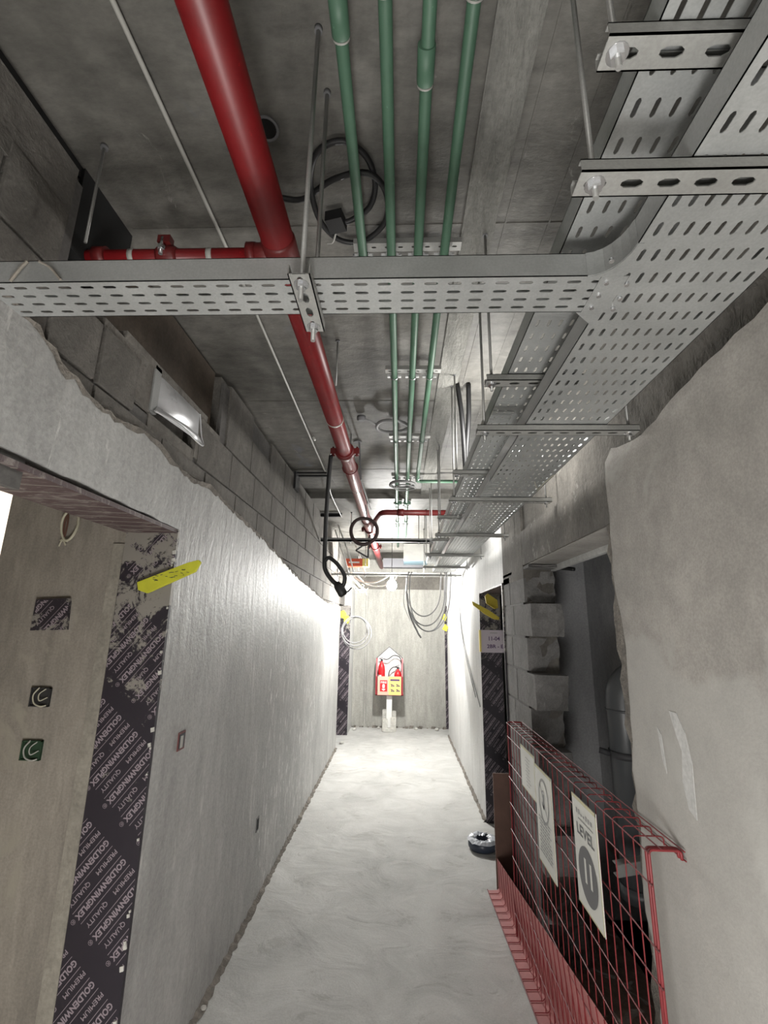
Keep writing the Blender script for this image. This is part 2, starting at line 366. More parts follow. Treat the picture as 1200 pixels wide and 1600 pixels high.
# ceiling ---------------------------------------------------------------
mb = MB(); mb.box(-1.3, 1.3, -3.0, 4.42, CZ, 3.1)
ceiling = struct(mb.build('ceiling', 'slab'))
mb = MB(); mb.box(-1.3, 1.3, 4.42, 7.3, 2.915, 3.1); mb.build('slab_drop', 'slab', ceiling)
mb = MB(); mb.box(-1.3, 1.3, 7.3, 9.6, 2.86, 3.1); mb.build('slab_drop', 'slab', ceiling)
mb = MB()
for x in (-0.62, 0.33, 0.47): mb.box(x, x+0.006, -3.0, 4.42, CZ-0.0025, CZ)
for y in (-1.2, 0.02, 1.24, 2.46, 3.68): mb.box(-0.9, 0.78, y, y+0.005, CZ-0.002, CZ)
mb.build('formwork_ridge', 'slab', ceiling)
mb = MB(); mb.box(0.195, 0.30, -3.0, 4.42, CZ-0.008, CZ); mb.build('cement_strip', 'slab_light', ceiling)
mb = MB(); mb.cyl((-0.361, 0.93, CZ-0.004), (-0.361, 0.93, CZ+0.002), 0.028, 16); mb.build('core_hole_shade', 'hole_shade', ceiling)  # black disc: the hole's darkness is painted on, not cut
mb = MB(); mb.ring((-0.361, 0.93, CZ-0.004), 0.03, 0.004, 'Z', 20, 6); mb.build('hole_rim', 'ink_grey', ceiling)

# left wall ---------------------------------------------------------------
core = MB()
core.box(-1.11, -0.93, -3.0, 0.72, 0, 2.93)            # before the doorway
core.box(-1.11, -0.93, 0.72, 1.80, 2.06, 2.62)
core.box(-1.11, -0.93, 1.80, 2.12, 0, 2.43); core.box(-1.11, -0.93, 2.12, 7.05, 0, 2.93)
core.box(-1.11, -0.93, 1.86, 2.12, 2.43, 2.62)
core.box(-1.11, -0.97, 1.27, 2.12, 2.62, 2.95)          # brown recessed strip
core.box(-1.11, -0.93, 0.72, 1.03, 2.62, 2.93)
core.box(-1.11, -0.93, 7.85, 8.47, 0, 2.93); core.box(-1.11, -0.93, 7.05, 7.85, 2.0, 2.93)
wall_left = struct(core.build('wall_left', 'block'))
mb = MB(); mb.box(-0.972, -0.966, 1.27, 2.12, 2.62, 2.95); mb.build('brown_panel', 'brown', wall_left)
mb = MB(); mb.box(-0.966, -0.900, 1.30, 1.95, 2.600, 2.625); mb.build('mortar_ledge', 'rough', wall_left)
mb = MB(); mb.box(-1.4, -1.12, 0.98, 1.3, 2.55, 2.97); mb.build('hole_back_shade', 'hole_shade', wall_left)  # black box giving the wall hole its shade by colour
mb = MB(); mb.box(-0.98, -0.925, -3.0, 1.03, 2.932, 2.9695); mb.box(-1.11, -0.918, 1.03, 1.27, 2.70, 2.9695); mb.build('gap_shade', 'hole_shade', wall_left)  # solid black fill painted as the shade of the slab gap and hole
top = [(0.0,2.42),(0.5,2.43),(0.963,2.405),(1.05,2.36),(1.24,2.318),(1.40,2.335),(1.571,2.345),(1.66,2.315),(1.85,2.30),(1.98,2.315),(2.06,2.325),(2.3,2.29),(2.6,2.27),(3.067,2.22),(3.5,2.16),(4.2,2.08),(5.668,1.96),(7.05,1.95)]
topj = jag(top, 0.03, 0.007, 3)
def bar_strip(name, polytop, zb, xa, xb, m, parent):   # sheet between zb(y) and the top line
    mb = MB()
    for (ya, za), (yb, zc) in zip(polytop, polytop[1:]):
        b0, b1 = zb(ya), zb(yb)
        mb.hexa([(xa,ya,b0),(xb,ya,b0),(xb,yb,b1),(xa,yb,b1),(xa,ya,za),(xb,ya,za),(xb,yb,zc),(xa,yb,zc)])
    bmesh.ops.remove_doubles(mb.b, verts=mb.b.verts, dist=1e-5)
    return mb.build(name, m, parent)
pl = MB(); DY0, DY1, DZ = 0.72, 1.80, 2.06
mb = MB()
A = [(y, z) for y, z in topj if y < DY1-1e-6]; B = [(y, z) for y, z in topj if y > DY1+1e-6]
za = 2.306
poly = [(-3.0,0),(DY0,0),(DY0,DZ)]
lint = jag([(DY0,DZ+0.015),(1.0,DZ+0.018),(1.3,DZ+0.012),(DY1,DZ+0.0)], 0.05, 0.003, 9)
poly += lint[1:]+[(DY1,0),(7.05,0),(7.05,1.95)]+list(reversed(topj))[1:]+[(-3.0,2.42)]
mb.prism(poly, -0.932, LX, 'X'); mb.build('plaster_coat', 'plaster_l', wall_left)
# thick broken edge of the plaster coat
mb = MB(); rr = random.Random(8)
prev = None
for y, z in topj:
    if y < 0.2: continue
    q = [mb.b.verts.new(p) for p in ((LX+0.001, y, z-rr.uniform(0.006,0.028)), (LX+0.003+rr.uniform(0,0.006), y, z-0.003), (-0.905, y, z+rr.uniform(0.002,0.012)), (-0.932, y, z+rr.uniform(0.004,0.02)))]
    if prev:
        for k in range(3): mb.b.faces.new((prev[k], q[k], q[k+1], prev[k+1]))
    prev = q
mb.build('plaster_edge', 'edge', wall_left)
mb = MB(); mb.prism([(7.85,0),(8.47,0),(8.47,2.5),(7.85,2.5)], -0.932, -0.82, 'X'); mb.build('plaster_return', 'plaster_far', wall_left)
# blocks, one object each; shared meshes
def block_mesh(L, H, T, seed):
    rr = random.Random(seed); mb = MB(); j = lambda a: a+rr.uniform(-0.003, 0.003)
    mb.hexa([(0,j(0),j(0)),(T,j(0.004),j(0.004)),(T,j(L-0.004),j(0.004)),(0,j(L),j(0)),(0,j(0),j(H)),(T,j(0.004),j(H-0.004)),(T,j(L-0.004),j(H-0.004)),(0,j(L),j(H))])
    bmesh.ops.recalc_face_normals(mb.b, faces=mb.b.faces)
    me = bpy.data.meshes.new('concrete_block'); mb.b.to_mesh(me); mb.b.free(); me.materials.append(M['block']); return me
BM = [block_mesh(0.397, 0.197, 0.026, k) for k in range(5)]
HM = [block_mesh(0.192, 0.192, 0.03, 20+k) for k in range(2)]
zrows = [1.98, 2.18, 2.38, 2.58, 2.728]
for r, z in enumerate(zrows):
    y = -0.2+0.2*(r % 2)
    while y < 7.0:
        me, L = random.choice(BM), 0.4
        hit = z+0.19 > 2.43 and y+L > 1.03 and y < 2.12
        if hit and y < 1.03: me, L = HM[0], 0.2; hit = y+L > 1.04
        if hit and z < 2.5 and y >= 1.0:
            if y+0.2 < 1.50: me, L, hit = HM[1], 0.2, False
            elif y > 1.86: hit = False
        miss = (r == 4 and (2.50 < y < 2.72 or 3.55 < y < 3.8))
        if not hit and not miss and z > (2.15 if y < 3 else 1.9):
            o = bpy.data.objects.new('concrete_block', me); C.objects.link(o); o.parent = wall_left
            o.location = (-0.932+random.uniform(0, 0.006), y, z)
        y += L if not hit else 0.1
mb = MB(); mb.box(-0.932,-0.914,-0.3,1.03,2.0,2.9); mb.box(-0.932,-0.914,2.13,7.04,1.9,2.9); mb.box(-0.932,-0.914,1.03,2.13,2.2,2.42)
mb.build('mortar_joint', 'mortar', wall_left)
# infill of the duct course
mb = MB(); mb.box(-0.934, -0.906, 1.20, 1.50, 2.43, 2.60); mb.box(-0.934, -0.906, 1.87, 2.12, 2.40, 2.60); mb.box(-0.934, -0.91, 1.5, 1.87, 2.36, 2.43)
mb.build('render_patch', 'rough', wall_left)

# left door -------------------------------------------------------------
door1 = MB(); door1.box(-1.109, -0.897, DY0+0.001, DY1-0.001, DZ-0.016, DZ-0.001); door_1 = struct(door1.build('door_1', 'plybrown'))
mb = MB()
for k in range(15):
    y = DY0+0.03+k*0.075; mb.obox((-1.0, y, DZ-0.0166), (0.10,0.022,0), (-0.0002,0.0012,0), (0,0,0.0005))
mb.build('lettering', 'plaster_in', door_1)
mb = MB(); mb.box(-1.105, -0.893, DY1-0.012, DY1+0.004, 0, DZ-0.002); pj = mb.build('jamb_board', 'ply', door_1)
ply_text('lettering', pj, (-1.104, DY1-0.012, 0.0), (1,0,0), (0,0,1), 0.21, DZ-0.003, (0,-1,0), ph=(0.06,0.03))
mb = MB(); mb.box(-1.107,-0.9,DY0-0.012,DY0,0,DZ); mb.build('jamb_board', 'ply', door_1)
# plaster crumbs on the jamb edge
mb = MB(); rr = random.Random(5)
for k in range(26):
    z = rr.uniform(0.05, 2.0); r = rr.uniform(0.002, 0.006)
    mb.obox((-0.896-rr.uniform(0,0.006), DY1-0.014, z), (r,0,0.3*r), (0,0.003,0), (-0.2*r,0,r*1.3))
mb.build('plaster_crumbs', 'offwhite', door_1)['kind'] = 'stuff'
# room behind: wall, other walls, ceiling
mb = MB(); mb.box(-1.62, -1.11, DY1, DY1+0.1, 0, 2.95); rw = struct(mb.build('wall_room', 'plaster_in'))
mb = MB(); mb.prism([(-1.17,0),(-1.11,0),(-1.11,2.0),(-1.155,2.0)], DY1-0.006, DY1, 'Y'); mb.build('render_strip', 'plaster_in2', rw)
mb = MB(); mb.box(-4.0, -1.12, 3.4, 3.5, 0, 2.95); mb.box(-4.1, -4.0, -3.0, 3.5, 0, 2.95); mb.box(-4.0,-1.12,-3.1,-3.0,0,2.95); struct(mb.build('wall_room_far', 'white_room'))
mb = MB(); mb.box(-4.0, -1.12, -3.0, 3.5, 2.95, 3.1); struct(mb.build('ceiling_room', 'slab'))

# end wall ----------------------------------------------------------------
mb = MB(); mb.box(-1.4, 1.6, EY, EY+0.15, 0, 2.95); we = struct(mb.build('wall_end', 'plaster_end'))
mb = MB(); rr = random.Random(31); x = -0.8
while x < 0.78:
    s_ = rr.uniform(0.01,0.035); mb.obox((x, EY-0.012-s_*0.4, s_*0.5), (s_,0,0), (0,s_*0.8,0), (0.2*s_,0,s_*0.6)); x += rr.uniform(0.03,0.12)
mb.build('rubble', 'edge', we)['kind'] = 'stuff'
mb = MB(); mb.box(-0.82, 0.95, EY-0.012, EY, 2.32, 2.55); mb.build('bare_concrete_band', 'rough', we)
mb = MB()
for x in (-0.62,-0.58): mb.box(x, x+0.004, EY-0.003, EY, 0.05, 2.2)
mb.build('crack_line', 'ink_grey', we)
# back wall behind the camera
mb = MB(); mb.box(-1.2, 1.4, -3.1, -3.0, 0, 3.0); struct(mb.build('wall_back', 'plaster_r'))

# right wall ---------------------------------------------------------------
core = MB()
core.box(0.80, 0.97, -3.0, 1.74, 0, 2.97); core.box(0.80, 0.97, 1.74, 2.98, 2.08, 2.97)
core.box(0.80, 0.97, 2.98, 3.57, 0, 2.97); core.box(0.80, 0.97, 3.57, 4.67, 2.02, 2.97)
core.box(0.80, 0.97, 4.67, 7.95, 0, 2.97); core.box(0.80, 0.97, 7.95, 8.47, 2.02, 2.97)
wall_right = struct(core.build('wall_right', 'rough'))
SMEARS = [[(1.425,1.475),(1.405,1.42),(1.385,1.38),(1.40,1.30),(1.385,1.24),(1.355,1.225),(1.35,1.30),(1.345,1.36),(1.36,1.43),(1.39,1.475)],
          [(1.50,1.42),(1.49,1.33),(1.475,1.30),(1.482,1.40)]]
# near plaster coat with torn edge
ptop = jag([(-3.0,2.36),(0.0,2.36),(0.853,2.365),(1.0,2.35),(1.177,2.336),(1.39,2.297),(1.50,2.31),(1.60,2.335)], 0.04, 0.006, 14)
pedge = jag([(1.60,2.335),(1.659,2.30),(1.665,2.1),(1.685,1.904),(1.66,1.75),(1.645,1.64),(1.66,1.45),(1.69,1.25),(1.672,1.096),(1.70,0.9),(1.66,0.7),(1.68,0.4),(1.64,0.0)], 0.05, 0.009, 15)
mb = MB(); poly = [(-3.0,0)]+ptop+pedge[1:]; mb.prism(poly, 0.762, 0.801, 'X'); mb.build('plaster_coat', 'plaster_r', wall_right)
mb = MB(); prev = None; rr = random.Random(6)
for y, z in pedge:
    q = [mb.b.verts.new(p) for p in ((0.7615, y-rr.uniform(0.0,0.006), z), (0.772, y+rr.uniform(0.008,0.02), z), (0.782, y+rr.uniform(0.0,0.02), z), (0.80, y+rr.uniform(0.02,0.045), z))]
    if prev:
        for k in range(3): mb.b.faces.new((prev[k], q[k], q[k+1], prev[k+1]))
    prev = q
mb.build('plaster_edge', 'edge', wall_right)
# broken near jamb of the opening
mb = MB(); rr = random.Random(7); P = []
for k in range(42):
    z = 2.08*k/41; P.append([mb.b.verts.new((x, 1.755+rr.uniform(-0.012,0.028)+0.0*x, z)) for x in (0.79, 0.83, 0.88, 0.93, 0.975)])
for A_, B_ in zip(P, P[1:]):
    for k in range(4): mb.b.faces.new((A_[k], A_[k+1], B_[k+1], B_[k]))
for A_, B_ in zip(P, P[1:]):
    mb.b.faces.new((A_[0], B_[0], mb.b.verts.new((0.79,1.68,B_[0].co.z)), mb.b.verts.new((0.79,1.68,A_[0].co.z))))
mb.build('broken_jamb', 'edge', wall_right)
for k, pl_ in enumerate(SMEARS):
    mb = MB(); mb.prism(pl_, 0.7605, 0.763, 'X'); mb.build('lime_smear', 'plaster_far', wall_right)
# lintel over the opening
mb = MB(); mb.box(0.784, 0.985, 1.70, 3.02, 2.08, 2.30); mb.build('lintel', 'rough', wall_right)
mb = MB(); mb.box(0.795, 0.975, 1.74, 2.98, 2.076, 2.081); mb.build('lintel_soffit', 'plaster_r', wall_right)
mb = MB(); mb.box(0.960, 0.985, 1.74, 2.98, 2.045, 2.078); mb.build('plaster_lip', 'plaster_far', wall_right)
# coat between opening and second door, far coat
mb = MB(); mb.prism([(4.67,0),(7.95,0),(7.95,2.6),(3.25,2.55),(3.35,2.3),(3.57,2.02),(4.67,2.02)], 0.785, 0.801, 'X')
mb.build('plaster_coat', 'plaster_far', wall_right)
mb = MB(); mb.prism([(7.95,2.02),(8.47,2.02),(8.47,2.6),(7.95,2.6)], 0.785, 0.801, 'X'); mb.build('plaster_coat', 'plaster_far', wall_right)
# block pier with toothed end: each course separate
zc = 0.0; k = 0
while zc < 2.06:
    h = min(0.2, 2.075-zc); out = 0.12 if k % 2 == 0 else 0.0
    y0 = 2.98-out; dx = 0.0
    bb = MB(); rr = random.Random(k+50); j = lambda a: a+rr.uniform(-0.006, 0.006)
    N_ = 4; V = []
    yf = [[y0+rr.uniform(-0.008,0.008) for _ in range(N_+1)] for _ in range(3)]
    bb.box(0.782+rr.uniform(0,0.004), 0.985, y0, y0+0.38+out*0.3, zc+0.004, zc+h-0.004)
    bmesh.ops.subdivide_edges(bb.b, edges=bb.b.edges[:], cuts=3, use_grid_fill=True)
    for v in bb.b.verts:
        if v.co.y < y0+0.02: v.co.y += rr.uniform(-0.010, 0.008)
        if v.co.x > 0.97: v.co.x += rr.uniform(-0.02, 0.004)
    bb.build('concrete_block', 'block_jamb', wall_right)
    bb = MB(); bb.box(0.783, 0.80, y0+0.388+out*0.3, 3.565, zc+0.004, zc+h-0.004); bb.build('concrete_block', 'block_jamb', wall_right)
    zc += 0.205; k += 1
mb = MB(); mb.box(0.787, 0.965, 3.03, 3.565, 0, 2.075); mb.build('mortar_joint', 'mortar', wall_right)
mb = MB(); mb.box(0.783, 0.80, 2.98, 3.56, 2.0, 2.5); mb.build('render_patch', 'rough', wall_right)

# riser shaft ------------------------------------------------------------
mb = MB(); mb.box(0.97, 1.8, 3.5, 3.6, -0.5, 2.97); mb.box(1.37, 1.47, 1.0, 3.5, 0.35, 2.97); mb.box(0.97, 1.8, 0.9, 1.0, -0.5, 2.97)
shaft = struct(mb.build('wall_shaft', 'shaft'))
mb = MB(); mb.box(1.37, 1.52, 1.0, 3.5, 0.30, 0.352); mb.build('slab_edge', 'ledge', shaft)
mb = MB(); mb.box(1.24, 2.4, 0.9, 3.5, -1.6, -1.5); mb.box(2.3, 2.4, 0.9, 3.5, -1.5, 0.5); mb.box(1.22,1.24,0.9,3.5,-1.5,-0.1); mb.box(1.24,2.4,3.5,3.52,-1.5,-0.1); mb.box(1.24,2.4,0.88,0.9,-1.5,0.4); mb.box(1.5,2.4,0.9,3.5,0.36,0.4)
mb.build('shaft_void', 'hole_shade', shaft)  # void lining coloured black in place of unlit depth
mb = MB(); rr = random.Random(12); n = 26
mb2 = [[mb.b.verts.new((0.79+0.45*i/8, 1.70+1.80*j/n, 0.006+rr.uniform(0,0.012))) for j in range(n+1)] for i in range(9)]
for i in range(8):
    for j in range(n): mb.b.faces.new((mb2[i][j], mb2[i+1][j], mb2[i+1][j+1], mb2[i][j+1]))
mb.build('dust_layer', 'ledge', shaft)
mb = MB(); mb.box(0.97, 1.37, 1.0, 3.5, 2.9, 2.97); struct(mb.build('ceiling_shaft', 'slab'))

# second doorway on the right ------------------------------------------------
mb = MB(); mb.box(0.78, 0.98, 4.655, 4.67, 0, 2.02); door_2 = struct(mb.build('door_2', 'ply'))
ply_text('lettering', door_2, (0.781, 4.655, 0.0), (1,0,0), (0,0,1), 0.198, 2.02, (0,-1,0), ph=(0.1,0.0))
mb = MB(); mb.box(0.772, 0.98, 3.57, 3.585, 0, 2.02); mb.build('jamb_board', 'ply', door_2)
mb = MB(); mb.box(0.78, 0.98, 3.585, 4.655, 2.008, 2.022); mb.build('head_board', 'plybrown', door_2)
# far doorways
mb = MB(); mb.box(0.79, 1.0, 8.44, 8.455, 0, 2.02); door_3 = struct(mb.build('door_3', 'ply')); ply_text('lettering', door_3, (0.79, 8.44, 0), (1,0,0), (0,0,1), 0.2, 2.02, (0,-1,0), s=1.6)
mb = MB(); mb.box(-1.05, -0.822, 7.835, 7.85, 0, 2.0); door_4 = struct(mb.build('door_4', 'ply')); ply_text('lettering', door_4, (-1.05, 7.835, 0), (1,0,0), (0,0,1), 0.228, 2.0, (0,-1,0), s=1.6)
mb = MB(); mb.box(-2.2, -2.1, 5.5, 9.6, 0, 2.95); mb.box(-2.2,-1.11,9.5,9.6,0,2.95); mb.box(-2.2,-1.11,5.4,5.5,0,2.95); mb.box(-2.2,-1.11,5.5,9.6,2.95,3.05); struct(mb.build('wall_room_left_far', 'plaster_far'))
mb = MB(); mb.box(2.2, 2.3, 3.6, 9.6, 0, 2.95); mb.box(0.97,2.2,9.5,9.6,0,2.95); mb.box(0.97,2.3,3.6,9.6,2.95,3.05); struct(mb.build('wall_room_right_far', 'plaster_r'))

# ================================================================ OBJECTS
def hexnut(mb, c, r, h, ax='Z'):
    a = Vector(c); d = {'Z': Vector((0,0,1)), 'X': Vector((1,0,0)), 'Y': Vector((0,1,0))}[ax]
    return mb.tube([a, a+d*h], r, 6)
def bend(pts, n=6):           # Catmull-Rom through points
    P = [Vector(p) for p in pts]; P = [P[0]*2-P[1]]+P+[P[-1]*2-P[-2]]; out = []
    for i in range(1, len(P)-2):
        for k in range(n):
            t = k/n; a, b, c, d = P[i-1:i+3]
            out.append(0.5*((2*b)+(c-a)*t+(2*a-5*b+4*c-d)*t*t+(3*b-a-3*c+d)*t**3))
    out.append(P[-2]); return out
def fillet(pts, r, n=6):      # polyline with rounded corners
    P = [Vector(p) for p in pts]; out = [P[0]]
    for a, b, c in zip(P, P[1:], P[2:]):
        u, v = (a-b).normalized(), (c-b).normalized()
        for k in range(n+1):
            t = k/n; out.append((b+u*r)*(1-t)**2+b*2*t*(1-t)+(b+v*r)*t*t)
    out.append(P[-1]); return out

# ---- cable trays ------------------------------------------------------
TZ = 2.335
def tray_y(name, label, x0, x1, y0, y1, z, cols, lip=0.05, gap=None):
    t = thing(name, label, 'cable tray', ((x0+x1)/2, y0, z))
    W = x1-x0; pu = 0.055; n = int((y1-y0)/pu); pv = (W-0.012)/cols; nn = 0
    mb = MB(); mb.slots((x0+0.006+cols*pv, y0, z), (0,1,0), (-1,0,0), (0,0,1), n, cols, pu, pv, 0.027, 0.0075)
    for a, b in ((x0, x0+0.006), (x1-0.006, x1)): mb.box(a, b, y0, y0+n*pu, z, z+0.0016)
    mb.build('perforated_base', 'galv', t)
    for s, xx in ((-1, x0), (1, x1)):
        segs = [(y0, y0+n*pu)] if not (gap and s < 0) else [(y0, gap[0]), (gap[1], y0+n*pu)]
        mb = MB()
        for a, b in segs:
            mb.box(min(xx, xx-s*0.0016), max(xx, xx-s*0.0016), a, b, z, z+lip)
            mb.box(min(xx, xx-s*0.009), max(xx, xx-s*0.009), a, b, z+lip-0.0016, z+lip)
        mb.build('side_rail', 'galv', t)
    return t
wide = tray_y('cable_tray', 'wide perforated galvanised cable tray running the corridor along the right wall, lower of the two', 0.40, 0.66, -0.6, 5.75, TZ, 10, gap=(0.735, 0.845))
narrow = tray_y('cable_tray', 'narrower perforated galvanised cable tray running just above and left of the wide tray', 0.32, 0.53, -0.6, 5.75, 2.44, 7)
# splice ribs and tie tails
for t_, x0, x1, ys, z in ((narrow, 0.325, 0.40, 1.42, 2.44), (wide, 0.40, 0.45, 2.02, TZ)):
    mb = MB()
    for k in range(9): mb.box(x0, x1, ys+k*0.03, ys+k*0.03+0.004, z-0.003, z+0.0)
    mb.box(x0-0.004, x0, ys-0.02, ys+0.28, z-0.002, z+0.03); mb.build('splice_plate', 'galv', t_)
mb = MB(); mb.tube(bend([(0.655,2.15,TZ-0.002),(0.63,1.98,TZ-0.02),(0.652,1.9,TZ-0.004)]), 0.0018, 5); mb.tube(bend([(0.60,2.0,TZ-0.002),(0.605,1.99,TZ-0.04)]), 0.0015, 5)
mb.build('wire_tie', 'wire_pale', wide)
# cross tray
ct = thing('cable_tray', 'perforated galvanised cable tray crossing the whole corridor just ahead under the red pipe', 'cable tray', (-0.21, 0.79, TZ))
CY0, CY1 = 0.74, 0.842
mb = MB(); n = 27; mb.slots((-0.822, CY0+0.004, TZ), (1,0,0), (0,1,0), (0,0,1), n, 4, 0.045, 0.0235, 0.026, 0.0075)
mb.box(-0.822, 0.40, CY0, CY0+0.004, TZ, TZ+0.0016); mb.box(-0.822, 0.40, CY1-0.004, CY1, TZ, TZ+0.0016); mb.box(0.39, 0.405, CY0, CY1, TZ, TZ+0.0016); mb.build('perforated_base', 'galv', ct)
for y, s in ((CY0, 1), (CY1, -1)):
    mb = MB(); x1 = 0.345 if s > 0 else 0.40
    mb.box(-0.822, x1, min(y, y+s*0.0016), max(y, y+s*0.0016), TZ, TZ+0.05); mb.box(-0.822, x1, min(y, y+s*0.008), max(y, y+s*0.008), TZ+0.0484, TZ+0.05)
    mb.build('side_rail', 'galv', ct)
mb = MB(); cv = [(0.345+0.055*math.sin(a), CY0-0.075*(1-math.cos(a))) for a in [PI/2*k/6 for k in range(7)]]
mb.prism([(0.345, CY0+0.002)]+cv[1:]+[(0.41, CY0-0.075), (0.41, CY0+0.002)], TZ-0.0018, TZ, 'Z')
for a, b in zip(cv, cv[1:]): mb.obox(((a[0]+b[0])/2, (a[1]+b[1])/2, TZ+0.025), ((b[0]-a[0])/2, (b[1]-a[1])/2, 0), (0.0006, 0.0006, 0), (0,0,0.025))
mb.prism([(0.36, CY1), (0.415, CY1), (0.415, CY1+0.05)], TZ-0.0018, TZ, 'Z')
mb.box(0.37, 0.42, CY0, CY1, TZ-0.0022, TZ-0.0004)
mb.build('tee_gusset', 'galv', ct)
for x, y in ((0.385,0.755),(0.385,0.79),(0.385,0.825),(0.425,0.76),(0.43,0.80),(0.43,0.83),(0.37,0.70)):
    mb = MB(); mb.cyl((x,y,TZ-0.006),(x,y,TZ),0.0045,8); mb.build('screw_head', 'shiny', ct)
mb = MB(); mb.tube(bend([(-0.76,CY0-0.003,TZ+0.001),(-0.745,CY0-0.004,TZ+0.028),(-0.735,CY0-0.003,TZ+0.046)]), 0.003, 6); mb.tube(bend([(-0.66,CY0-0.003,TZ+0.003),(-0.685,CY0-0.004,TZ+0.03),(-0.71,CY0-0.003,TZ+0.045)]), 0.0025, 6)
mb.build('mortar_drip', 'plaster_in', ct)
# loose cable lying over the narrow tray
mb = MB(); mb.tube(bend([(0.33,0.93,2.447),(0.40,0.88,2.448),(0.48,0.80,2.455),(0.52,0.70,2.46)]), 0.004, 6)
tag(mb.build('loose_cable', 'wire_pale'), 'thin pale cable lying loose in the narrow tray by the tray junction', 'cable')

# ---- trapeze brackets ---------------------------------------------------
def channel(mb, x0, x1, y, z, w=0.041, h=0.021):       # strut along X, slotted face down at z
    n = max(2, int((x1-x0)/0.05)); p = (x1-x0)/n
    mb.slots((x0, y-w/2+0.008, z), (1,0,0), (0,1,0), (0,0,1), n, 1, p, w-0.016, 0.030, 0.013, 0.0022)
    mb.box(x0, x1, y-w/2, y-w/2+0.008, z, z+0.0022); mb.box(x0, x1, y+w/2-0.008, y+w/2, z, z+0.0022)
    mb.box(x0, x1, y-w/2, y-w/2+0.0022, z, z+h); mb.box(x0, x1, y+w/2-0.0022, y+w/2, z, z+h)
    mb.box(x0, x1, y-w/2, y-w/2+0.009, z+h-0.002, z+h); mb.box(x0, x1, y+w/2-0.009, y+w/2, z+h-0.002, z+h)
def ceil_z(y): return CZ if y < 4.42 else (2.915 if y < 7.3 else 2.86)
def rod_set(par, x, y, z0, r=0.0042, tail=0.025):
    mb = MB(); mb.cyl((x,y,z0-tail),(x,y,ceil_z(y)),r,8); mb.build('threaded_rod', 'rod', par)
    mb = MB(); hexnut(mb,(x,y,z0-0.011),0.0095,0.009); mb.cyl((x,y,z0-0.002),(x,y,z0),0.014,14); mb.build('nut', 'shiny', par)
    mb = MB(); mb.cyl((x,y,ceil_z(y)-0.012),(x,y,ceil_z(y)),0.009,10); mb.build('anchor', 'ink_grey', par)
def bracket(label, x0, x1, y, z, rods, group=None):
    t = thing('trapeze_bracket', label, 'bracket', ((x0+x1)/2, y, z), group)
    mb = MB(); channel(mb, x0, x1, y, z); mb.build('slotted_channel', 'galv_dull', t)
    for x in rods: rod_set(t, x, y, z)
    return t
ord_ = ['nearest', 'second', 'third', 'fourth', 'fifth', 'sixth', 'seventh', 'eighth']
for k, y in enumerate([0.535, 1.41, 2.28, 3.23, 4.2, 5.1]):
    bracket(ord_[k]+' long galvanised channel bracket on threaded rods, under the wide cable tray', 0.247, 0.76, y, TZ-0.0235, (0.272, 0.735))
for k, y in enumerate([0.445, 1.28, 2.165, 3.125, 4.0, 4.85]):
    bracket(ord_[k]+' short galvanised channel bracket, under the narrow cable tray only', 0.256, 0.545, y, 2.44-0.0235, (0.274,))
# cross tray strut along Y
t = thing('trapeze_bracket', 'short pale slotted channel under the crossing tray, hung on two threaded rods', 'bracket', (-0.187, 0.79, TZ-0.024))
mb = MB(); zz = TZ-0.0235; n = 4; yA, yB = 0.70, 0.868
mb.slots((-0.187+0.0125, yA, zz), (0,1,0), (-1,0,0), (0,0,1), 4, 1, (yB-yA)/4, 0.025, 0.028, 0.013, 0.0022)
for xa, xb in ((-0.2075,-0.1995),(-0.1745,-0.1665)): mb.box(xa, xb, yA, yB, zz, zz+0.0022)
mb.box(-0.2075,-0.2053,yA,yB,zz,zz+0.021); mb.box(-0.1687,-0.1665,yA,yB,zz,zz+0.021)
mb.build('slotted_channel', 'galv_dull', t)
for y in (0.725, 0.85): rod_set(t, -0.187, y, zz, 0.005, 0.035)
# far long rail across the corridor
t = thing('support_rail', 'long thin galvanised rail spanning the corridor at the far end, above the lit bulb', 'rail', (0, 5.9, 2.31))
mb = MB(); channel(mb, -0.88, 0.775, 5.9, 2.305, 0.041, 0.021); mb.build('slotted_channel', 'galv_dull', t)
for x in (-0.80, -0.45, 0.30, 0.70): rod_set(t, x, 5.9, 2.305)
t = thing('support_rail', 'thin galvanised rail across the corridor just beyond the lit bulb, below the blue duct', 'rail', (0, 6.6, 2.34))
mb = MB(); channel(mb, -0.88, 0.775, 6.6, 2.40); mb.build('slotted_channel', 'galv_dull', t)
for x in (-0.6, 0.5): rod_set(t, x, 6.6, 2.40)
t = thing('support_rail', 'dark rail crossing the corridor at ceiling height behind the hanging hose loop', 'rail', (0, 5.0, 2.62))
mb = MB(); mb.box(-0.88, 0.60, 4.98, 5.02, 2.58, 2.60); mb.box(-0.88, 0.60, 4.98, 4.984, 2.58, 2.62); mb.build('angle_bar', 'wire_grey', t)
for x in (-0.55, 0.20): rod_set(t, x, 5.0, 2.58)
# lone rods
def lone_rod(label, x, y, z0, z1=None, group=None):
    t = thing('hanger_rod', label, 'rod', (x, y, z1 or ceil_z(y)), group)
    mb = MB(); mb.cyl((x,y,z0),(x,y,z1 or ceil_z(y)),0.0038,8); mb.build('threaded_rod', 'rod', t)
    mb = MB(); mb.cyl((x,y,ceil_z(y)-0.01),(x,y,ceil_z(y)),0.010,10); mb.build('anchor', 'ink_grey', t)
lone_rod('thin threaded rod dropping from the ceiling to the red side pipe at the left wall', -0.822, 0.968, 2.65)
lone_rod('threaded rod hanging beside the red main pipe, just beyond the crossing tray', -0.295, 1.87, 2.74)
lone_rod('bare threaded rod hanging from the ceiling at the top right, left of the nearest bracket', 0.315, 0.38, 2.62)

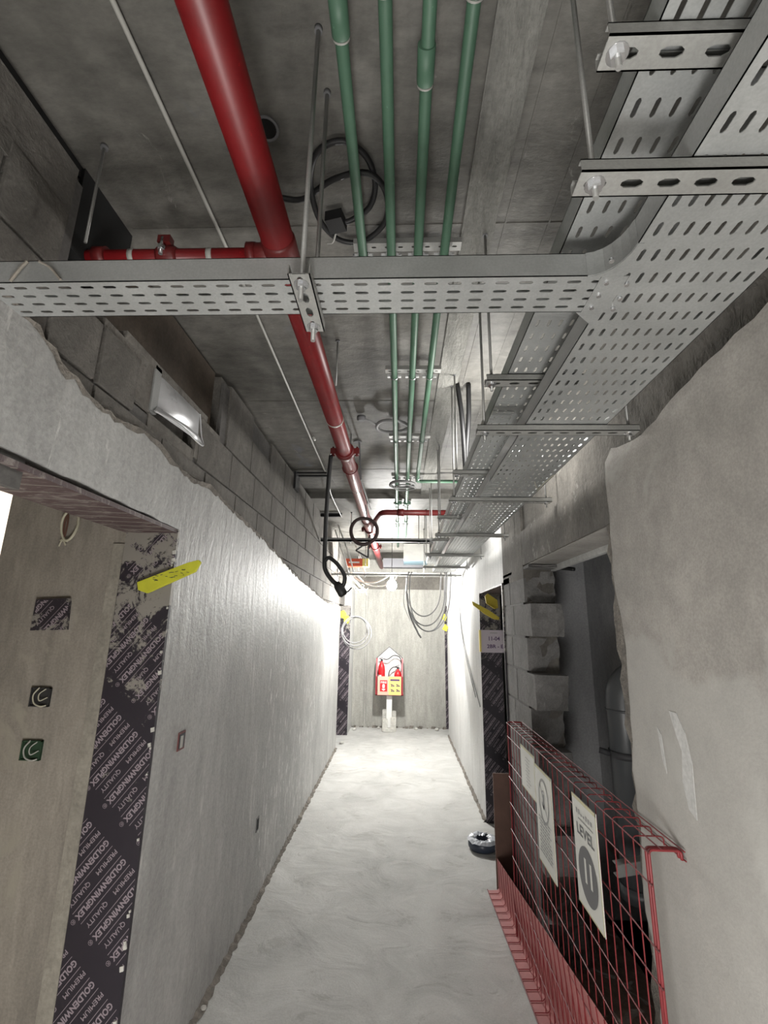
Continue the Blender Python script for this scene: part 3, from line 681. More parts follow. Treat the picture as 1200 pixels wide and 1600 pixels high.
# ---- red sprinkler main and branch ------------------------------------------
PX, PZ = -0.345, 2.73
t = thing('sprinkler_main', 'large glossy red sprinkler pipe running the length of the corridor under the ceiling', 'pipe', (PX, 0, PZ))
mb = MB(); mb.tube([(PX,-2.9,PZ),(PX,8.46,PZ)], 0.0445, 28); mb.build('pipe_run', 'red', t)
for y in (2.19, 3.42):
    mb = MB(); mb.tube([(PX,y,PZ),(PX,y+0.012,PZ)], 0.0462, 28); o = mb.build('pipe_joint', 'pvc_grey', t); o['label'] = 'pale grey joint ring'
mb = MB(); mb.tube([(PX,1.04,PZ),(PX,1.05,PZ),(PX,1.16,PZ),(PX,1.17,PZ)], [0.045,0.0485,0.0485,0.045], 28); mb.tube([(PX,1.105,PZ),(PX-0.075,1.105,PZ),(PX-0.08,1.105,PZ)], [0.034,0.034,0.028], 20)
mb.tube([(PX-0.075,1.105,PZ),(PX-0.10,1.105,PZ)], 0.036, 20); mb.build('tee_fitting', 'red_dark', t)
def coupling(par, y):
    mb = MB(); mb.tube([(PX,y-0.03,PZ),(PX,y-0.024,PZ),(PX,y-0.01,PZ),(PX,y+0.01,PZ),(PX,y+0.024,PZ),(PX,y+0.03,PZ)], [0.05,0.057,0.060,0.060,0.057,0.05], 28)
    c = mb.build('coupling', 'red_dark', par)
    for s in (-1, 1):
        mb = MB(); mb.obox((PX+s*0.07, y, PZ), (0.018,0,0), (0,0.016,0), (0,0,0.018)); mb.cyl((PX+s*0.074,y,PZ-0.032),(PX+s*0.074,y,PZ+0.032),0.006,8); hexnut(mb,(PX+s*0.074,y,PZ-0.03),0.011,0.009)
        mb.build('bolt_lug', 'red_dark', c)
for y in (2.66, 5.02, 6.2): coupling(t, y)
def pipe_hanger(label, y, x=PX, r=0.05):
    h = thing('pipe_hanger', label, 'hanger', (x, y, PZ))
    mb = MB(); mb.tube([(x+r*math.cos(a), y, PZ+r*math.sin(a)) for a in [2*PI*k/24 for k in range(24)]], 0.004, 6, closed=True); mb.build('ring', 'red_dark', h)
    mb = MB(); mb.cyl((x,y,PZ+r),(x,y,ceil_z(y)),0.0045,8); mb.build('threaded_rod', 'rod', h)
pipe_hanger('slim ring hanger holding the red main just beyond its big coupling', 2.95); pipe_hanger('slim ring hanger holding the red main near the hose loop', 4.55)
# strap rods right of the pipe
mb = MB(); mb.tube([(-0.30,3.08,CZ),(-0.285,3.12,2.70),(-0.27,4.0,2.70)], 0.006, 6); mb.cyl((-0.311,3.08,CZ-0.008),(-0.311,3.08,CZ),0.03,14)
tag(mb.build('seismic_brace', 'ink_grey'), 'thin dark brace rod running down beside the red main from a round ceiling plate', 'brace')
t = thing('sprinkler_branch', 'thin red sprinkler pipe from the main across to the left wall, behind the crossing tray', 'pipe', (-0.7, 1.105, PZ))
mb = MB(); mb.tube([(PX-0.10,1.105,PZ),(-1.05,1.105,PZ)], 0.0215, 20); mb.build('pipe_run', 'red', t)
for x in (-0.555, -0.785):
    mb = MB(); mb.tube([(x-0.008,1.105,PZ),(x+0.008,1.105,PZ)], 0.0225, 20); o = mb.build('bare_band', 'pvc_grey', t); o['label'] = 'unpainted grey band'
mb = MB(); mb.tube([(-0.71,1.105,PZ),(-0.70,1.105,PZ),(-0.66,1.105,PZ),(-0.65,1.105,PZ)], [0.024,0.03,0.03,0.024], 20); mb.obox((-0.68,1.08,PZ+0.03),(0.018,0,0),(0,0.012,0),(0,0,0.012)); mb.build('clamp', 'red_dark', t)
mb = MB(); mb.cyl((-0.685,1.072,PZ-0.02),(-0.685,1.072,PZ+0.035),0.006,8); hexnut(mb,(-0.685,1.072,PZ-0.005),0.011,0.012); mb.build('bolt', 'shiny', t)
mb = MB(); mb.tube([(-0.895,1.105,PZ),(-0.86,1.105,PZ)], 0.03, 20); mb.build('wall_collar', 'red_dark', t)
# far branch
t = thing('sprinkler_branch', 'dark red pipe crossing from the main to the trays, beyond the ceiling step', 'pipe', (0.0, 4.35, PZ))
mb = MB(); mb.tube(fillet([(PX+0.04,5.0,2.70),(-0.27,4.62,2.72),(-0.18,4.28,2.74),(0.5,4.28,2.74)], 0.06), 0.028, 16); mb.build('pipe_run', 'red_dark', t)
mb = MB(); mb.tube([(-0.03,4.28,2.74),(0.03,4.28,2.74)], 0.036, 16); mb.build('coupling', 'red_dark', t)

# ---- green pipes ----------------------------------------------------------
GZ = 2.895; GX = [-0.131, -0.040, 0.049, 0.138]
gl = ['leftmost green plastic water pipe on the ceiling, ending above the crossing tray', 'second green water pipe from the left on the ceiling', 'third green water pipe from the left on the ceiling', 'rightmost green water pipe on the ceiling, turning right before the ceiling step']
ends = [1.36, 7.2, 6.4, 3.78]; colY = [0.70, 0.63, 0.79, 0.64]
CLY = [1.272, 2.04, 2.86, 3.67, 4.6]
for k, x in enumerate(GX):
    t = thing('water_pipe', gl[k], 'pipe', (x, 0, GZ))
    xs = x
    if k == 0: pts = fillet([(x,-2.9,GZ),(x,ends[0],GZ),(x,ends[0],CZ+0.02)], 0.035)
    elif k == 3: pts = fillet([(x,-2.9,GZ),(x,ends[3],GZ),(0.50,ends[3],GZ)], 0.03)
    else: pts = [(x,-2.9,GZ),(x+0.004,2.0,GZ),(x,ends[k],GZ)] if k == 1 else [(x,-2.9,GZ),(x+0.004,3.0,GZ),(x+0.016,ends[k],GZ)]
    mb = MB(); mb.tube(pts, 0.0145, 16); mb.build('pipe_run', 'green', t)
    mb = MB(); y = colY[k]; mb.tube([(x,y-0.075,GZ),(x,y-0.005,GZ),(x,y,GZ)], [0.0195,0.0195,0.0165], 16); sk = mb.build('socket', 'green', t)
    mb = MB(); mb.tube([(x,y-0.001,GZ),(x,y+0.003,GZ)], 0.0178, 16); mb.build('weld_bead', 'pvc_grey', sk)
    if k in (1, 2):
        mb = MB(); mb.tube([(x,4.46,GZ),(x,4.54,GZ)], 0.021, 14); mb.tube([(x,4.50,GZ),(x+0.05,4.50,GZ)], 0.018, 12); mb.tube([(x+0.012*(k==2),5.3,GZ),(x+0.012*(k==2),5.36,GZ)],0.020,14); mb.build('tee_fitting', 'green', t)
clab = ['nearest', 'second', 'third', 'fourth', 'fifth']
for j, y in enumerate(CLY+[5.6]):
    zc_ = ceil_z(y)
    ks = [k for k in range(4) if ends[k] > y]
    xa, xb = GX[ks[0]]-(0.04 if j else 0.03), GX[ks[-1]]+0.055
    t = thing('clamp_rail', (clab+['farthest'])[j]+' slotted rail with U clamps pinning the green water pipes to the ceiling', 'clamp rail', ((xa+xb)/2, y, zc_))
    zb = GZ+0.016 if j < 4 else zc_-0.006
    mb = MB(); n = int((xb-xa)/0.04); zb = min(zb, zc_-0.004)
    mb.slots((xa, y-0.012, zb), (1,0,0), (0,1,0), (0,0,1), n, 1, (xb-xa)/n, 0.024, 0.016, 0.007, 0.002)
    mb.box(xa, xb, y-0.018, y-0.012, zb, min(zb+0.02, zc_)); mb.box(xa, xb, y+0.012, y+0.018, zb, min(zb+0.02, zc_)); mb.build('slotted_channel', 'galv_dull', t)
    for k in ks:
        x = GX[k]+(0.004 if k in (1,2) else 0)
        mb = MB(); mb.tube([(x+0.0175*math.cos(a), y+0.022, GZ-0.0+0.0175*math.sin(a)) for a in [PI+PI*q/12 for q in range(13)]], 0.0028, 6); mb.tube([(x-0.0175,y+0.022,GZ),(x-0.0175,y+0.022,zb)],0.003,6); mb.tube([(x+0.0175,y+0.022,GZ),(x+0.0175,y+0.022,zb)],0.003,6)
        c = mb.build('pipe_clamp', 'shiny', t)
        mb = MB()
        for s in (-1, 1): mb.box(x+s*0.027-0.007, x+s*0.027+0.007, y+0.014, y+0.030, GZ-0.004, GZ+0.006)
        mb.build('clamp_ear', 'shiny', c)
mb = MB(); mb.tube(fillet([(0.15,3.78,GZ-0.03),(0.15,3.78,2.55)],0.01) if False else [(0.52,3.78,GZ),(0.52,3.78,2.9)], 0.001, 4); mb.b.free()

# ---- conduit on the ceiling -----------------------------------------------
t = thing('ceiling_conduit', 'thin pale conduit running along the ceiling left of the red main', 'conduit', (-0.61, 0, 2.955))
mb = MB(); mb.tube([(-0.61,-2.9,2.958),(-0.608,1.5,2.958),(-0.648,3.80,2.958)], 0.0062, 8)
mb.tube(bend([(-0.648,3.80,2.958),(-0.655,4.0,2.93),(-0.67,4.3,2.90),(-0.66,5.0,2.86)]), 0.005, 6); mb.build('tube', 'pvc_grey', t)
for y in (0.2, 1.63, 3.0):
    mb = MB(); mb.tube([(-0.61,y-0.02,2.958),(-0.61,y+0.02,2.958)], 0.009, 8); mb.build('coupler', 'pvc_grey', t)
# short stubs of conduit at far left
for k, (x, y, z, L) in enumerate([(-0.62,5.6,2.44,0.5),(-0.70,5.9,2.40,0.45),(-0.52,6.2,2.46,0.5)]):
    mb = MB(); mb.tube(fillet([(x-0.16,y,2.9),(x,y,z+0.06),(x+0.05,y,z-0.12)], 0.05), 0.009, 8)
    tag(mb.build('conduit_bend', 'pvc_white'), ['white conduit bend dropping by the far left wall, nearest of three', 'white conduit bend at the far left, middle of three', 'white conduit bend at the far left, farthest of three'][k], 'conduit')

# ---- black cable coils on the ceiling --------------------------------------
t = thing('cable_coil', 'loops of thick black cable with a capped end under the ceiling by the green pipes', 'cable coil', (-0.17, 1.1, 2.93))
mb = MB(); P = []
P += bend([(-0.385,1.12,2.955),(-0.30,1.115,2.94),(-0.20,1.05,2.935),(-0.10,1.03,2.932),(-0.05,1.09,2.932),(-0.055,1.19,2.93),(-0.13,1.26,2.925),(-0.21,1.25,2.925),(-0.26,1.17,2.925),(-0.265,1.05,2.93),(-0.23,0.97,2.935),(-0.16,0.945,2.938),(-0.10,0.99,2.94),(-0.08,1.07,2.94),(-0.10,1.14,2.935),(-0.15,1.172,2.925),(-0.19,1.185,2.92)], 6)
mb.tube(P, 0.0085, 10); mb.build('cable', 'black', t)
mb = MB(); mb.obox((-0.207,1.172,2.915), (0.026,-0.006,0), (0.006,0.026,0), (0,0,0.018)); mb.b.verts.ensure_lookup_table(); mb.build('capped_end', 'black', t)
mb = MB(); mb.tube(bend([(-0.21,1.20,2.905),(-0.225,1.235,2.90),(-0.245,1.245,2.905)]), 0.003, 6); mb.build('tie', 'pvc_grey', t)
t = thing('cable_coil', 'small ring of pale hose round the green pipes at the third clamp rail', 'cable coil', (-0.06, 2.72, 2.93))
mb = MB(); mb.ring((-0.06,2.72,2.925), 0.10, 0.010, 'Z', 30, 8, 0.9, 0.05); mb.tube(bend([(-0.16,2.70,2.93),(-0.2,2.66,2.935),(-0.25,2.65,2.95)]), 0.007, 8); mb.build('hose', 'wire_grey', t)
mb = MB(); mb.lathe((-0.25,2.65,2.93), [(0.028,0.03),(0.028,0.01),(0.018,0.0)], 14); mb.build('ceiling_cup', 'ink_grey', t)
t = thing('cable_coil', 'ring of pale hose hanging under the green pipes at the fourth clamp rail', 'cable coil', (0, 3.8, 2.87))
mb = MB(); mb.ring((0.01,3.80,2.872), 0.105, 0.012, 'Z', 30, 8, 0.9, 0.04); mb.ring((0.03,3.84,2.855), 0.085, 0.006, 'Z', 30, 6, 1.0, 0.1); mb.build('hose', 'wire_grey', t)
# hose loop below the pipe
t = thing('hose_loop', 'purple-brown hose loop hanging in front of the red main in mid corridor', 'hose', (-0.31, 3.75, 2.47))
mb = MB(); mb.ring((-0.308,3.80,2.46), 0.112, 0.015, 'Y', 40, 10, 1.0, 0.02); mb.build('hose', 'brownring', t)
mb = MB(); mb.tube([(-0.285,3.80,2.572),(-0.30,3.80,2.69)], 0.005, 6); mb.build('tie', 'ink_grey', t)
# hanging plug cable
t = thing('hanging_cable', 'thick black cable hanging from the red pipe coupling, ending in a loop with a plug', 'cable', (-0.42, 2.65, 2.7))
P = bend([(-0.43,2.65,2.70),(-0.437,2.65,2.55),(-0.442,2.65,2.3),(-0.440,2.65,2.08),(-0.432,2.65,2.00),(-0.385,2.65,1.935),(-0.345,2.65,1.915)], 6)
mb = MB(); mb.tube(P, 0.013, 10); mb.tube(bend([(-0.438,2.645,2.05),(-0.41,2.63,2.068),(-0.36,2.62,2.03),(-0.318,2.62,1.97),(-0.32,2.63,1.92),(-0.345,2.64,1.905)]), 0.0115, 10); mb.build('cable', 'black', t)
mb = MB(); mb.tube([(-0.365,2.64,1.925),(-0.35,2.64,1.905),(-0.325,2.64,1.865),(-0.318,2.64,1.855)], [0.018,0.027,0.027,0.018], 14); pg = mb.build('plug', 'black', t)
mb = MB(); mb.tube(bend([(-0.33,2.635,1.885),(-0.30,2.63,1.875),(-0.275,2.63,1.90)]), 0.004, 6); mb.build('hook', 'black', pg)
mb = MB(); mb.cyl((-0.43,2.65,2.70),(-0.43,2.65,2.735),0.006,8); mb.build('tie', 'shiny', t)
# black bracket at the left wall top
t = thing('wall_bracket', 'black metal bracket reaching from the top of the left wall towards the hanging cable', 'bracket', (-0.895, 3.74, 2.93))
mb = MB(); mb.box(-0.90, -0.63, 3.70, 3.725, 2.935, 2.95); mb.box(-0.90,-0.63,3.78,3.80,2.935,2.95); mb.build('arm', 'black', t)
mb = MB(); mb.box(-0.905,-0.885,3.68,3.82,2.80,2.95); mb.build('back_plate', 'black', t)
t = thing('wall_bracket', 'short black metal bracket at the top of the left wall beyond the ceiling step', 'bracket', (-0.895, 5.05, 2.88))
mb = MB(); mb.box(-0.90,-0.66,5.02,5.06,2.87,2.885); mb.box(-0.90,-0.66,5.02,5.025,2.87,2.91); mb.build('arm', 'black', t)
# black cables dropping into narrow tray
mb = MB(); mb.tube(bend([(0.30,2.26,2.965),(0.325,2.30,2.80),(0.345,2.38,2.64),(0.36,2.45,2.47)]), 0.013, 8); mb.tube(bend([(0.36,2.26,2.965),(0.365,2.32,2.80),(0.36,2.40,2.62),(0.37,2.47,2.46)]), 0.013, 8)
tag(mb.build('cable_pair', 'black'), 'pair of thick black cables dropping from the ceiling into the narrow tray', 'cable')

# ---- sheet-metal duct stub in the left wall -----------------------------------
t = thing('duct_stub', 'shiny crumpled sheet metal duct end poking out of the rough left wall top', 'duct', (-0.895, 1.68, 2.51))
ring0 = [(-0.93, 1.50, 2.435), (-0.93, 1.86, 2.435), (-0.93, 1.86, 2.60), (-0.93, 1.50, 2.60)]
mb = MB()
o4 = [(-0.905,1.485,2.44),(-0.895,1.87,2.445),(-0.893,1.875,2.60),(-0.90,1.55,2.615)]
c_in = (-0.96, 1.80, 2.50)
def strip(a, b, c, d, m=8, seed=0, amp=0.006):
    rr = random.Random(seed); a, b, c, d = map(Vector, (a,b,c,d)); g = []
    for i in range(m+1):
        row = []
        for j in range(m+1):
            u, v = i/m, j/m; p = (a*(1-u)+b*u)*(1-v)+(d*(1-u)+c*u)*v
            if 0 < i < m and 0 < j < m: p = p+Vector((rr.uniform(-amp,amp)*0.5+0.02*math.sin(PI*u)*math.sin(PI*v),0,0))
            row.append(mb.b.verts.new(p))
        g.append(row)
    for i in range(m):
        for j in range(m): mb.b.faces.new((g[i][j],g[i+1][j],g[i+1][j+1],g[i][j+1])).smooth = True
strip((-0.90,1.53,2.47),(-0.893,1.86,2.50),(-0.90,1.865,2.60),(-0.912,1.53,2.612), 8, 1, 0.004)
strip((-0.89,1.50,2.437),(-0.87,1.875,2.455),(-0.893,1.86,2.50),(-0.90,1.53,2.47), 8, 2, 0.006)
mb.build('folded_flap', 'flap', t, recalc=False)
mb = MB(); mb.box(-0.945,-0.90,1.488,1.53,2.435,2.615); mb.build('side_wall', 'galv', t)
mb = MB(); mb.tube(bend([(-0.888,1.50,2.436),(-0.868,1.65,2.448),(-0.866,1.80,2.442),(-0.872,1.876,2.455),(-0.884,1.873,2.50),(-0.898,1.868,2.60)]), 0.0035, 6); mb.build('rolled_edge', 'flap', t)

# ---- wall boxes ------------------------------------------------------------------
t = thing('junction_box', 'dusty red rectangular box sunk in the left plaster wall at hip height', 'wall box', (LX, 2.03, 1.225))
mb = MB(); mb.box(LX-0.0, LX+0.004, 1.998, 2.058, 1.19, 1.26); mb.build('rim', 'redbox', t)
mb = MB(); mb.box(LX+0.004, LX+0.006, 2.006, 2.05, 1.198, 1.252); mb.build('inner_face', 'ink', t)
mb = MB(); mb.box(LX+0.005, LX+0.009, 2.012, 2.03, 1.20, 1.245); mb.build('tab', 'pvc_grey', t)
t = thing('junction_box', 'small dark slot-like box low on the left wall above the floor', 'wall box', (LX, 3.28, 0.46))
mb = MB(); mb.box(LX, LX+0.003, 3.25, 3.30, 0.42, 0.50); mb.build('rim', 'ink_grey', t); mb = MB(); mb.box(LX+0.003, LX+0.004, 3.258, 3.292, 0.43, 0.49); mb.build('opening', 'hole_shade', t)  # the opening is a black plate, its shade put into the colour
t = thing('plywood_cover', 'square dark plywood offcut covering a box on the side-room wall', 'cover plate', (-1.355, 1.795, 1.715))
mb = MB(); mb.prism([(-1.425,1.657),(-1.283,1.662),(-1.291,1.782),(-1.424,1.775)], 1.786, 1.80, 'Y'); pc = mb.build('board', 'ply', t)
ply_text('lettering', t, (-1.418,1.786,1.662), (1,0,0), (0,0,1), 0.128, 0.11, (0,-1,0), mname='ply_ink', ph=(0.15,0.02))
t = thing('conduit_loop', 'small loop of pale conduit wire hanging on the side-room wall under the door head', 'wire', (-1.345, 1.79, 2.07))
mb = MB(); mb.tube([(-1.342+0.034*math.cos(a), 1.785+0.004*math.sin(2*a), 2.072+0.062*math.sin(a)) for a in [2*PI*k/26 for k in range(26)]], 0.005, 8, closed=True); mb.build('loop', 'wire_pale', t)
mb = MB(); mb.tube([(-1.362+0.006*math.cos(a),1.79,2.07+0.05*math.sin(a)) for a in [2*PI*k/16 for k in range(16)]], 0.004, 6, closed=True); mb.build('inner_loop', 'brownboard', t)
mb = MB(); mb.tube([(-1.365,1.788,2.015),(-1.372,1.786,1.985)],0.003,5); mb.tube([(-1.36,1.788,2.015),(-1.345,1.786,1.99)],0.003,5); mb.tube([(-1.372,1.788,2.01),(-1.34,1.786,2.005)],0.003,5); mb.build('twisted_tail', 'wire_pale', t)
for (x, z, m_, lab) in ((-1.342, 1.417, 'boxdark', 'square dark socket box with wires on the side-room wall, upper of two'), (-1.34, 1.235, 'boxgreen', 'square dark green socket box with wires on the side-room wall, lower of two')):
    t = thing('socket_box', lab, 'wall box', (x, 1.8, z)); s = 0.037
    mb = MB(); mb.box(x-s, x+s, 1.794, 1.80, z-s*0.9, z+s*0.9); mb.build('back_box', m_, t)
    mb = MB()
    for a, b in (((x-s,z-s*.9),(x-s+0.004,z+s*.9)),((x+s-0.004,z-s*.9),(x+s,z+s*.9)),((x-s,z-s*.9),(x+s,z-s*.9+0.004)),((x-s,z+s*.9-0.004),(x+s,z+s*.9))): mb.box(a[0],b[0],1.788,1.796,a[1],b[1])
    mb.build('rim', m_, t)
    mb = MB(); mb.tube(bend([(x-0.006,1.79,z+0.034),(x-0.018,1.78,z+0.01),(x-0.008,1.776,z-0.018),(x+0.014,1.78,z-0.03),(x+0.03,1.79,z-0.028)]), 0.0025, 6); mb.tube(bend([(x+0.02,1.79,z+0.03),(x+0.005,1.778,z+0.012),(x+0.012,1.776,z-0.01),(x+0.03,1.79,z-0.0)]), 0.002, 6); mb.build('wires', 'wire_pale' if m_ == 'boxdark' else 'plaster_end', t)

# ---- yellow foam strips ----------------------------------------------------------
def foam(label, poly, y0, y1, m_, marks=True, group=None):
    t = thing('foam_strip', label, 'foam strip', (sum(p[0] for p in poly)/len(poly), y0, sum(p[1] for p in poly)/len(poly)))
    mb = MB(); mb.prism(poly, y0, y1, 'Y'); bmesh.ops.bevel(mb.b, geom=mb.b.edges[:], offset=0.0015, segments=1, affect='EDGES'); mb.build('strip', m_, t)
    if marks:
        rr = random.Random(3); mb = MB(); a, b = Vector((poly[0][0],0,poly[0][1])), Vector((poly[3][0],0,poly[3][1]))
        for k in range(22):
            f = rr.uniform(0.1, 0.9); p = a.lerp(b, f)+Vector((0,0,rr.uniform(-0.008,0.016))); L = rr.uniform(0.002,0.007)
            mb.obox((p.x, y0-0.0005, p.z), (L,0,rr.uniform(-0.3,0.3)*L), (0,0.0005,0), (0,0,0.0009))
        mb.build('scuff_marks', 'ink', t)['kind'] = 'stuff'
    return t
foam('bright yellow-green strip of foam stuck across the left door jamb corner', [(-1.02,1.845),(-1.012,1.815),(-0.975,1.803),(-0.795,1.888),(-0.778,1.925),(-0.788,1.934),(-0.83,1.922)], 1.765, 1.778, 'yellow')
foam('ochre foam strip sticking out low left of the second right doorway, longer of the two', [(0.618,1.905),(0.626,1.872),(0.72,1.80),(0.80,1.755),(0.84,1.752),(0.845,1.772),(0.76,1.83)], 4.05, 4.07, 'ochre', False)
foam('broad ochre foam piece on the second right doorway head, above the longer strip', [(0.775,1.965),(0.785,1.90),(0.86,1.85),(0.89,1.86),(0.885,1.93),(0.80,1.99)], 4.30, 4.33, 'ochre', False)
for k, (x, z, y) in enumerate([(-0.86,1.83,7.1),(-0.80,1.76,7.1)]):
    foam(['yellow foam scrap at the far left doorway, upper of two', 'yellow foam scrap at the far left doorway, lower and right of two'][k], [(x-0.045,z-0.03),(x+0.02,z-0.06),(x+0.05,z+0.02),(x+0.01,z+0.07),(x-0.04,z+0.05)], y, y+0.02, 'yellow', False)
for k, (x, z, y) in enumerate([(0.72,1.83,7.8),(0.74,1.66,7.8)]):
    foam(['yellow foam scrap at the far right doorway, upper of two', 'yellow foam scrap at the far right doorway, lower of two'][k], [(x-0.05,z-0.02),(x+0.02,z-0.06),(x+0.05,z+0.01),(x+0.0,z+0.06)], y, y+0.02, 'yellow', False)

# ---- room number sign ---------------------------------------------------------------
t = thing('room_sign', 'pale lilac room number sign reading 11-04 on the dark plywood of the right doorway', 'sign', (0.89, 4.64, 1.56))
mb = MB(); mb.box(0.779, 1.0, 4.640, 4.646, 1.452, 1.662); mb.build('board', 'sign_lilac', t)
bm_ = bmesh.new(); put_text(bm_, '11-04', 0.052, (0.905,4.6395,1.565), (1,0,0), (0,0,1), 0.0012, True, 0.115); put_text(bm_, '2BR - E', 0.046, (0.915,4.6395,1.495), (1,0,0), (0,0,1), 0.0012, True, 0.155)
mb = MB(); mb.b.free(); mb.b = bm_; mb.build('lettering', 'purple_ink', t, recalc=False)
mb = MB(); mb.box(0.87,0.94,4.639,4.6395,1.632,1.638); mb.build('header_line', 'ink_soft', t)
mb = MB(); mb.box(0.765, 0.781, 4.62, 4.66, 1.46, 1.66); mb.build('tape_edge', 'ext_yellow', t)

# ---- mesh barrier --------------------------------------------------------------------
BX, BZ, BY0, BY1 = 0.668, 1.125, 1.435, 3.10
t = thing('mesh_barrier', 'red welded wire mesh barrier standing in front of the open riser shaft', 'barrier', (BX, (BY0+BY1)/2, 0))
def vwire_pts(y, r=0.015): return fillet([(BX,y,0.01),(BX,y,BZ),(BX+0.085,y,BZ),(BX+0.085,y,BZ-0.022)], 0.011, 4)
mb = MB(); mb.tube(vwire_pts(0), 0.0019, 6, caps=False); bmesh.ops.recalc_face_normals(mb.b, faces=mb.b.faces)
vme = bpy.data.meshes.new('vertical_wire'); mb.b.to_mesh(vme); mb.b.free(); vme.materials.append(M['redwire'])
ny_ = 26
for k in range(ny_):
    y = BY0+0.02+(BY1-BY0-0.02)*k/(ny_-1)
    o = bpy.data.objects.new('vertical_wire', vme); C.objects.link(o); o.parent = t; o.matrix_parent_inverse = Matrix.Translation(-t.location); o.location = (0, y, 0)
for (x, z) in [(BX-0.004,1.12),(BX-0.004,1.045),(BX-0.004,0.90),(BX-0.004,0.82),(BX-0.004,0.68),(BX-0.004,0.54),(BX-0.004,0.40),(BX-0.004,0.26),(BX-0.004,0.12),(BX+0.03,BZ+0.004),(BX+0.088,BZ+0.002),(BX+0.089,BZ-0.02)]:
    mb = MB(); mb.cyl((x,BY0-0.012,z),(x,BY1+0.01,z),0.0021,6); mb.build('horizontal_wire', 'redwire', t)
for yy in (BY0, BY0+0.013):
    mb = MB(); mb.tube(vwire_pts(yy), 0.0040, 8); mb.build('end_post', 'redwire', t)
mb = MB(); mb.tube(vwire_pts(BY1), 0.005, 8); mb.build('end_post', 'redwire', t)
# faded red skirt sheet with bent foot
def sk(y):   # bottom line, top line, foot edge
    f = (y-1.0)/(3.58-1.0); return (0.735-0.072*f, 0.0), (0.684-0.002*f, 0.60-0.41*min(1, f*1.0)), (0.66-0.07*f, 0.0)
t2 = thing('toe_sheet', 'faded pinkish red sheet bent as a kick strip along the foot of the mesh barrier', 'sheet', (0.68, 2.5, 0))
mb = MB(); rows = []
ND = 30
for k in range(ND+1):
    y = 1.0+2.57*k/ND; b, tp, ft = sk(y); tp = (BX-0.008, 0.19+0.44*(1-k/ND))
    P = [(ft[0], 0.006), (b[0]-0.012, 0.008), (b[0], 0.02), (b[0]*0.7+tp[0]*0.3, tp[1]*0.35), (tp[0]*0.7+b[0]*0.3, tp[1]*0.7), tp]
    rows.append([mb.b.verts.new((x, y, z)) for x, z in P])
for A_, B_ in zip(rows, rows[1:]):
    for q in range(5): mb.b.faces.new((A_[q], A_[q+1], B_[q+1], B_[q])).smooth = (q > 1)
mb.build('sheet', 'skirt', t2)
mb = MB()
for k in range(38):
    y = 1.02+2.5*k/37
    b, tp, ft = sk(y); h = 0.19+0.44*(1-(y-1.0)/2.57); mb.tube([(ft[0],y,0.010),(b[0]-0.014,y,0.012),(b[0]-0.003,y,0.024),(b[0]*0.7+(BX-0.008)*0.3-0.003,y,h*0.35),(b[0]*0.3+(BX-0.008)*0.7-0.003,y,h*0.7),(BX-0.011,y,h)], 0.002, 5)
mb.build('foot_wires', 'redwire', t2)
mb = MB(); P = [(sk(1.0+2.57*k/10)[2][0]-0.002, 1.0+2.57*k/10, 0.010) for k in range(11)]; mb.tube(P, 0.0028, 6); mb.build('edge_wire', 'redwire', t2)
t = thing('brown_board', 'upright reddish brown board leaning at the far end of the mesh barrier', 'board', (0.71, 3.56, 0))
mb = MB(); mb.box(0.655, 0.775, 3.585, 3.60, 0.0, 0.70); mb.build('board', 'brownboard', t)
# signs on the barrier: corners projected on the mesh plane
def bsign(name, label, ya, yb, z0, z1, deco):
    X = BX-0.012
    t = thing(name, label, 'sign', (X, (ya+yb)/2, (z0+z1)/2))
    mb = MB(); mb.box(X-0.0015, X+0.0015, ya, yb, z0, z1); mb.build('sheet', 'paper', t)
    mb = MB(); e = 0.007
    mb.box(X-0.0022, X-0.0014, ya, yb, z1-e*1.6, z1); mb.box(X-0.0022, X-0.0014, ya, yb, z0, z0+e*0.6); mb.box(X-0.0022, X-0.0014, ya, ya+e*0.7, z0, z1); mb.build('yellowed_border', 'paper_edge', t)
    W, H = yb-ya, z1-z0; ox = lambda u, v: (X-0.0026, yb-u*W, z0+v*H)   # seen from -X: u runs from far (yb) to near (ya)
    deco(t, ox, W, H)
    return t
UX, UZ = (0,-1,0), (0,0,1)
def textobj(par, name, m_, items):
    bm_ = bmesh.new()
    for txt, size, org, wd, bold in items: put_text(bm_, txt, size, org, UX, UZ, bold, True, wd)
    mb = MB(); mb.b.free(); mb.b = bm_; return mb.build(name, m_, par, recalc=False)
def disc(par, name, m_, c, ry, rz, dx=0.0, n=32, hole=None):
    mb = MB()
    if hole is None: mb.face([(c[0]-dx, c[1]+ry*math.cos(2*PI*k/n), c[2]+rz*math.sin(2*PI*k/n)) for k in range(n)])
    else:
        A_ = [mb.b.verts.new((c[0]-dx, c[1]+ry*math.cos(2*PI*k/n), c[2]+rz*math.sin(2*PI*k/n))) for k in range(n)]; B_ = [mb.b.verts.new((c[0]-dx, c[1]+ry*hole*math.cos(2*PI*k/n), c[2]+rz*hole*math.sin(2*PI*k/n))) for k in range(n)]
        for k in range(n): mb.b.faces.new((A_[k], A_[(k+1)%n], B_[(k+1)%n], B_[k]))
    return mb.build(name, m_, par, recalc=False)
